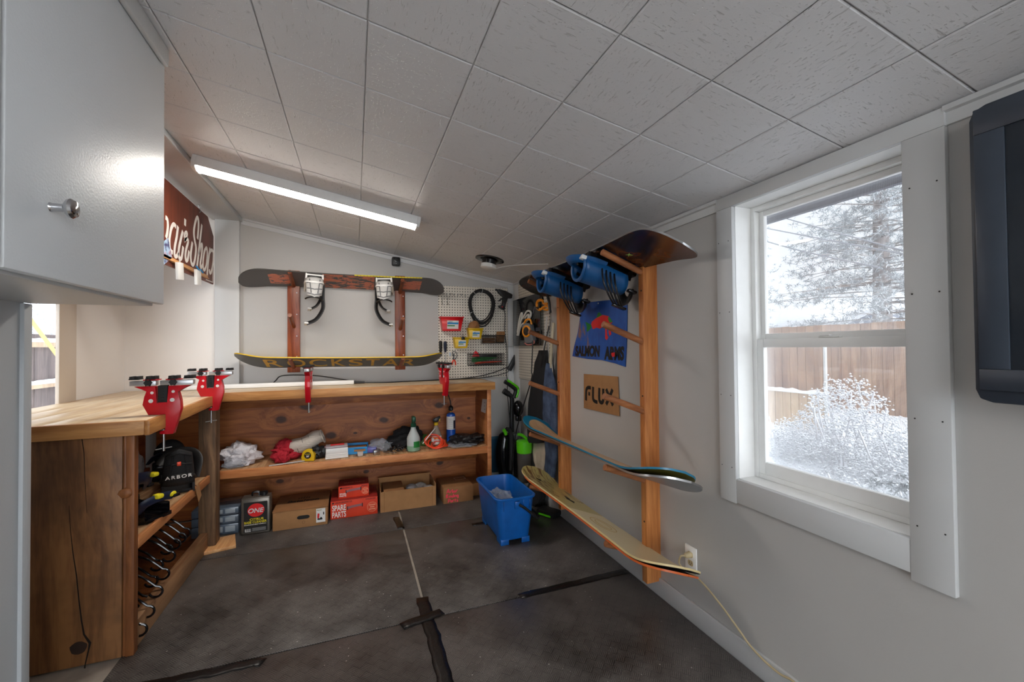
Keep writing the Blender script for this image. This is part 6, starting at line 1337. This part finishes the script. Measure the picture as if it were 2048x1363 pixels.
# ------------------------------------------------------------------ the snowy yard outside
snow = MT('snow', lin(244, 246, 250), .9); snow.bump(snow.noise(snow.co(), 3, 5, .6), .4, .1); M['snow'] = snow.m
def gz_(x, y): return (-.25 if x < 1.6 else -.25+.32*min(1, max(0, (x-2.2)/2.0)))+.035*(abs(x)-1.6)*(1 if abs(x) > 1.6 else 0)+.05*noise.noise(Vector((x*.6, y*.6, 0)))
m = MB(); m.grid(lambda u, v: (1.66+u*28, -9+v*42, gz_(1.66+u*28, -9+v*42)), 40, 60); m.grid(lambda u, v: (-1.74-u*14, -6+v*22, gz_(-1.74-u*14, 0)), 20, 30); m.grid(lambda u, v: (-9+u*18, -2.72-v*14, -.25), 10, 10)
o = m.build('snow_ground', M['snow']); o['kind'] = 'structure'
fw = wood('fence_board', (134, 104, 88), (178, 146, 122), 2, 5, .8, 0, blotch=.3, dark=(108, 84, 74), fine=30)
fw2 = wood('pale_fence_board', (186, 158, 132), (216, 190, 160), 2, 5, .8, 0, blotch=.2, dark=(170, 140, 112), fine=30)
fw3 = wood('dark_fence_board', (92, 82, 84), (130, 116, 114), 2, 5, .8, 0, blotch=.3, dark=(84, 74, 76), fine=30)
def fence(label, x, y0, y1, z0, z1, mat, snowcap=True, bw=.14):
    t = thing('wood_fence', label, 'fence', (x, (y0+y1)/2, z0)); n = int((y1-y0)/bw)
    random.seed(int(x*10)); m = MB()
    for k in range(n): m.bb((x+.004*random.random(), y0+k*bw+.003, z0), (x+.022, y0+(k+1)*bw-.003, z1+.012*random.random()))
    m.build('fence_boards', mat, t); MB().bb((x+.022, y0, z0+.3), (x+.06, y1, z0+.39)).bb((x+.022, y0, z1-.3), (x+.06, y1, z1-.21)).build('fence_rail', mat, t)
    if snowcap: MB().grid(lambda u, v: (x+.012+.045*math.cos(PI*u), y0+(y1-y0)*v, z1+.008+.045*math.sin(PI*u)*(1+.5*noise.noise(Vector((v*40, x, 1))))), 7, 80).build('snow_cap', M['snow'], t)
fence('tall brown board fence across the snowy yard', 7.2, 1.5, 9.5, -.3, at(1600, 653, 0, 7.2).z, fw, False)
fence('low pale board fence at the left in front of the tall one', 5.4, at(1650, 778, 0, 5.4).y, 7.2, -.3, at(1600, 782, 0, 5.4).z-.03, fw2, bw=.11)
q = at(1651, 760, 0, 5.35); tag(MB().cyl((5.35, q.y, -.3), (5.35, q.y, at(1651, 690, 0, 5.35).z), .02, n=10).build('fence_post', M['lgrey'], loc=(5.35, q.y, -.3)), 'thin pale metal post at the end of the low fence', 'post')
t = thing('roof_eave', 'dark roof eave of this building seen above the window', 'eave', (2.1, 1.5, 2.0)); za = at(1545, 446, 0, 2.20).z
MB().bb((2.17, -1, za), (2.20, 5, za+.16)).build('fascia', plastic('dark_fascia', (74, 76, 92), .7), t); MB().add([(1.64, -1, za+.18), (2.19, -1, za+.02), (2.19, 5, za+.02), (1.64, 5, za+.18), (1.64, -1, za+.24), (2.19, -1, za+.16), (2.19, 5, za+.16), (1.64, 5, za+.24)], [(3, 2, 1, 0), (4, 5, 6, 7), (0, 1, 5, 4), (2, 3, 7, 6), (1, 2, 6, 5), (3, 0, 4, 7)]).build('soffit', plastic('dark_soffit', (92, 92, 104), .7), t)
# neighbour's house
hx = 15; zr0 = at(1600, 655, 0, hx).z; 
t = thing('neighbour_house', 'low house with a snow covered roof and a grey gable beyond the fence', 'house', (hx+2, 8, -.3))
ya, yb = at(1840, 600, 0, hx).y-4, at(1500, 600, 0, hx).y+5
MB().bb((hx+.4, ya, -.3), (hx+5, yb, zr0+.05)).build('house_wall', plastic('house_wall', (150, 150, 156), .8), t)
zt_ = at(1700, 592, 0, hx+3).z
MB().add([(hx, ya, zr0), (hx, yb, zr0), (hx+3, yb, zt_-.35), (hx+3, ya, zt_+.1), (hx+6, ya, zr0), (hx+6, yb, zr0)], [(0, 3, 2, 1), (3, 4, 5, 2)]).build('house_roof', M['snow'], t, solid=.2)
p0, p1, p2 = at(1690, 650, 0, hx-.8), at(1738, 627, 0, hx-.8), at(1808, 650, 0, hx-.8)
MB().add([p0, p2, p1, p0+Vector((3, 0, 0)), p2+Vector((3, 0, 0)), p1+Vector((3, 0, 0))], [(0, 1, 2), (3, 5, 4), (0, 2, 5, 3), (1, 4, 5, 2)]).build('gable', plastic('gable_siding', (128, 134, 150), .8), t)
m = MB(); m.tube([p0+Vector((-.06, .25, -.02)), p1+Vector((-.06, 0, .07)), p2+Vector((-.06, -.25, -.02))], .07, 6); m.build('gable_snow', M['snow'], t)
for k, (a, b) in enumerate((((1540, 453), (1830, 505)), ((1590, 437), (1830, 500)), ((1540, 480), (1620, 500)))):
    A_, B_ = at(*a, 0, 9), at(*b, 0, 8.5); B_ = A_+(B_-A_)*2.2
    A0 = A_+(A_-B_)*.5; tag(MB().tube([A0.lerp(B_, i/20)-Vector((0, 0, .2*math.sin(PI*i/20)*.3)) for i in range(21)], .014, 6).build('overhead_cable', plastic('cable_grey', (150, 152, 160), .7), loc=A0), ('upper of the overhead cables crossing the sky outside', 'overhead cable running in front of the pine', 'short faint overhead cable at the left of the sky outside')[(0, 1, 2)[k]], 'cable')
# trees and shrubs: clumps of needles or twigs, many small triangles
ndl = MT('hazed_snowy_needles', lin(124, 132, 134), .9); f = ndl.noise(ndl.co(), 5, 3, .6)
gmn = ndl.n('NewGeometry'); nzz = ndl.xyz(gmn.outputs['Normal'])[2]
ndl.color(ndl.mix(nzz.mr(.15, .5), ndl.ramp(f, [(.35, lin(126, 133, 137)), (.65, lin(182, 188, 192))]), lin(244, 246, 250))); M['ndl'] = ndl.m  # snow on upward faces; needle greys lightened to stand in for haze
twg = plastic('frosted_twig', (222, 222, 226), .9, 0, .1); brk = plastic('bark', (150, 142, 140), .9, 0, .2)
def clump(m, c, r, n, rng, droop=.1, w=.10):
    for _ in range(n):
        d = Vector((rng.gauss(0, 1), rng.gauss(0, 1), rng.gauss(0, .8)-droop)).normalized(); L = r*rng.uniform(.5, 1.1); s = d.orthogonal().normalized(); s = (s*math.cos(rng.random()*6)+d.cross(s)*math.sin(rng.random()*6))*r*w
        b = Vector(c)+d*r*.12; e = Vector(c)+d*L; m.add([b+s, b-s, e-s*.3, e+s*.3], [(0, 1, 2, 3)])
def pine(label, base, Ht, Rd, seed, z_low, dens=26):
    rng = random.Random(seed); t = thing('pine_tree', label, 'tree', base); b = Vector(base)
    MB().tube([b, b+Vector((.1, .05, Ht*.5)), b+Vector((0, 0, Ht))], .16, 10, rr=[.2, .13, .03]).build('trunk', brk, t)
    fol = MB(); br = MB(); z = z_low
    while z < Ht*.97:
        k = 1-(z-z_low)/(Ht-z_low); R_ = Rd*(.25+.75*k**.7)
        for j in range(8):
            a = rng.uniform(0, 2*PI); L = R_*rng.uniform(.6, 1.08); o_ = b+Vector((0, 0, z+rng.uniform(-.2, .2))); e = o_+Vector((math.cos(a)*L, math.sin(a)*L, -.10*L+.15*rng.random()))
            br.tube([o_, o_.lerp(e, .5)+Vector((0, 0, .05)), e], .02, 4, rr=[.022, .012, .005])
            for i in range(dens):
                f_ = rng.uniform(.3, 1.03); c = o_.lerp(e, f_)+Vector((rng.gauss(0, .16), rng.gauss(0, .16), rng.gauss(.02, .12))); clump(fol, c, .12, 20, rng, 0, .045)
        z += rng.uniform(.22, .34)
    br.build('branches', brk, t); fol.build('foliage', M['ndl'], t, ang=180)
q = at(1765, 640, 0, 10.5); pine('large frosted pine tree filling the upper right of the window view', (q.x, q.y, -.3), 8.2, 2.3, 3, 2.2)
q = at(1540, 640, 0, 13); pine('faint frosted tree at the left edge of the window view', (q.x, q.y+1.1, -.3), 6.5, 1.5, 8, 1.0, 8)
def shrub(label, cx, cy, z0, rx, ry, h, seed, n, mat, r=.10, nn=10, twigs=18):
    rng = random.Random(seed); t = thing('snowy_shrub', label, 'shrub', (cx, cy, z0)); tw = MB(); lf = MB()
    for k in range(twigs):
        a = rng.uniform(0, 2*PI); e = Vector((cx+rx*.9*math.cos(a)*rng.random(), cy+ry*.9*math.sin(a)*rng.random(), z0+h*rng.uniform(.6, 1.0))); o_ = Vector((cx+rx*.2*math.cos(a), cy+ry*.2*math.sin(a), z0))
        tw.tube([o_, o_.lerp(e, .5)+Vector((rng.gauss(0, .05), rng.gauss(0, .05), .05)), e], .007, 4)
    oc_ = [(1, 0, 0), (-1, 0, 0), (0, 1, 0), (0, -1, 0), (0, 0, 1), (0, 0, -1)]; of_ = [(0, 2, 4), (2, 1, 4), (1, 3, 4), (3, 0, 4), (2, 0, 5), (1, 2, 5), (3, 1, 5), (0, 3, 5)]
    for k in range(n):
        a = rng.uniform(0, 2*PI); rr_ = math.sqrt(rng.random()); u = rng.random(); hh = h*(1-.75*rr_**2)*u**.5
        c = Vector((cx+rx*rr_*math.cos(a), cy+ry*rr_*math.sin(a), z0+hh))
        if mat is M['snl']:
            clump(lf, c, r*.9, 3, rng, 0, .10)
            for _ in range(5): q_ = c+Vector((rng.gauss(0, r*.7), rng.gauss(0, r*.7), rng.gauss(0, r*.5))); s_ = r*rng.uniform(.12, .36); lf.add([(q_.x+s_*rng.uniform(.7, 1.4)*p[0], q_.y+s_*rng.uniform(.7, 1.4)*p[1], q_.z+s_*.7*p[2]) for p in oc_], of_)
        else: clump(lf, c, r, nn, rng, 0, .10)
    tw.build('stems', twg, t); lf.build('foliage', mat, t, ang=180)
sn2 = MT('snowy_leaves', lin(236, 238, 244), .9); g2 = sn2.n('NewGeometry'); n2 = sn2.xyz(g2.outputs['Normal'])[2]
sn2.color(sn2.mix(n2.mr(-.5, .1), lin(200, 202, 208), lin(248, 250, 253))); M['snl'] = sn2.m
evg = MT('dusted_evergreen', lin(112, 118, 122), .9); fe = evg.noise(evg.co(), 6, 3, .6)
evg.color(evg.ramp(fe, [(.40, lin(98, 104, 108)), (.52, lin(150, 156, 160)), (.60, lin(240, 242, 246))])); M['evg'] = evg.m
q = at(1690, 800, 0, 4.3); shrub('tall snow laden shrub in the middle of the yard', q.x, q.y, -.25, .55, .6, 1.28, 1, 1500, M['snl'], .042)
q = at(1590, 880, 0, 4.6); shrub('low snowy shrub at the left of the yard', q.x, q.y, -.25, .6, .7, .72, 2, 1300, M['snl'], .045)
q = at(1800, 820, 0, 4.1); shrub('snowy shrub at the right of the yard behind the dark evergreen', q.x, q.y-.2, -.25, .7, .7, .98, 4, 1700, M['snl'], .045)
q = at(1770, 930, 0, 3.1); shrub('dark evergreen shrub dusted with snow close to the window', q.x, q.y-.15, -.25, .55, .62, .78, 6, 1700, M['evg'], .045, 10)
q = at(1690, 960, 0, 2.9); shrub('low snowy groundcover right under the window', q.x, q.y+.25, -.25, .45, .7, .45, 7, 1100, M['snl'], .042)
# yard beyond the left window
t = thing('wood_fence', 'dark board fence with pale rails seen through the small left window', 'fence', (-3.6, 5.5, -.3))
m = MB(); random.seed(2)
for k in range(64): m.bb((-3.62, 1.2+k*.12+.002, -.3), (-3.60+.006*random.random(), 1.2+(k+1)*.12-.002, at(80, 668, 0, -3.6).z))
m.build('fence_boards', fw3, t)
for ya_, yb_ in ((684, 694), (768, 776)): z0, z1 = at(80, yb_, 0, -3.56).z, at(80, ya_, 0, -3.56).z; MB().bb((-3.60, 1.2, z0), (-3.54, 8.9, z1)).build('fence_rail', fw2, t); MB().grid(lambda u, v: (-3.57+.034*math.cos(PI*u), 1.2+7.7*v, z1+.05*math.sin(PI*u)*(1+.5*noise.noise(Vector((v*60, 2, 1))))), 7, 90).build('snow_cap', M['snow'], t)
a, b = at(47, 620, 0, -2.3), at(116, 712, 0, -2.3); d = b-a
tag(MB().tube([a-d*1.2, a, b, b+d*.8], .014, 8).build('yellow_pole', plastic('yellow_pole', (226, 208, 140), .5), loc=b), 'slanted pale yellow pole outside the small left window', 'pole')
q = at(70, 640, 0, -6.5); shrub('snow covered tree crown beyond the dark fence', q.x-.5, q.y, .2, 1.2, 2.4, 2.4, 12, 1500, M['snl'], .12, 10)
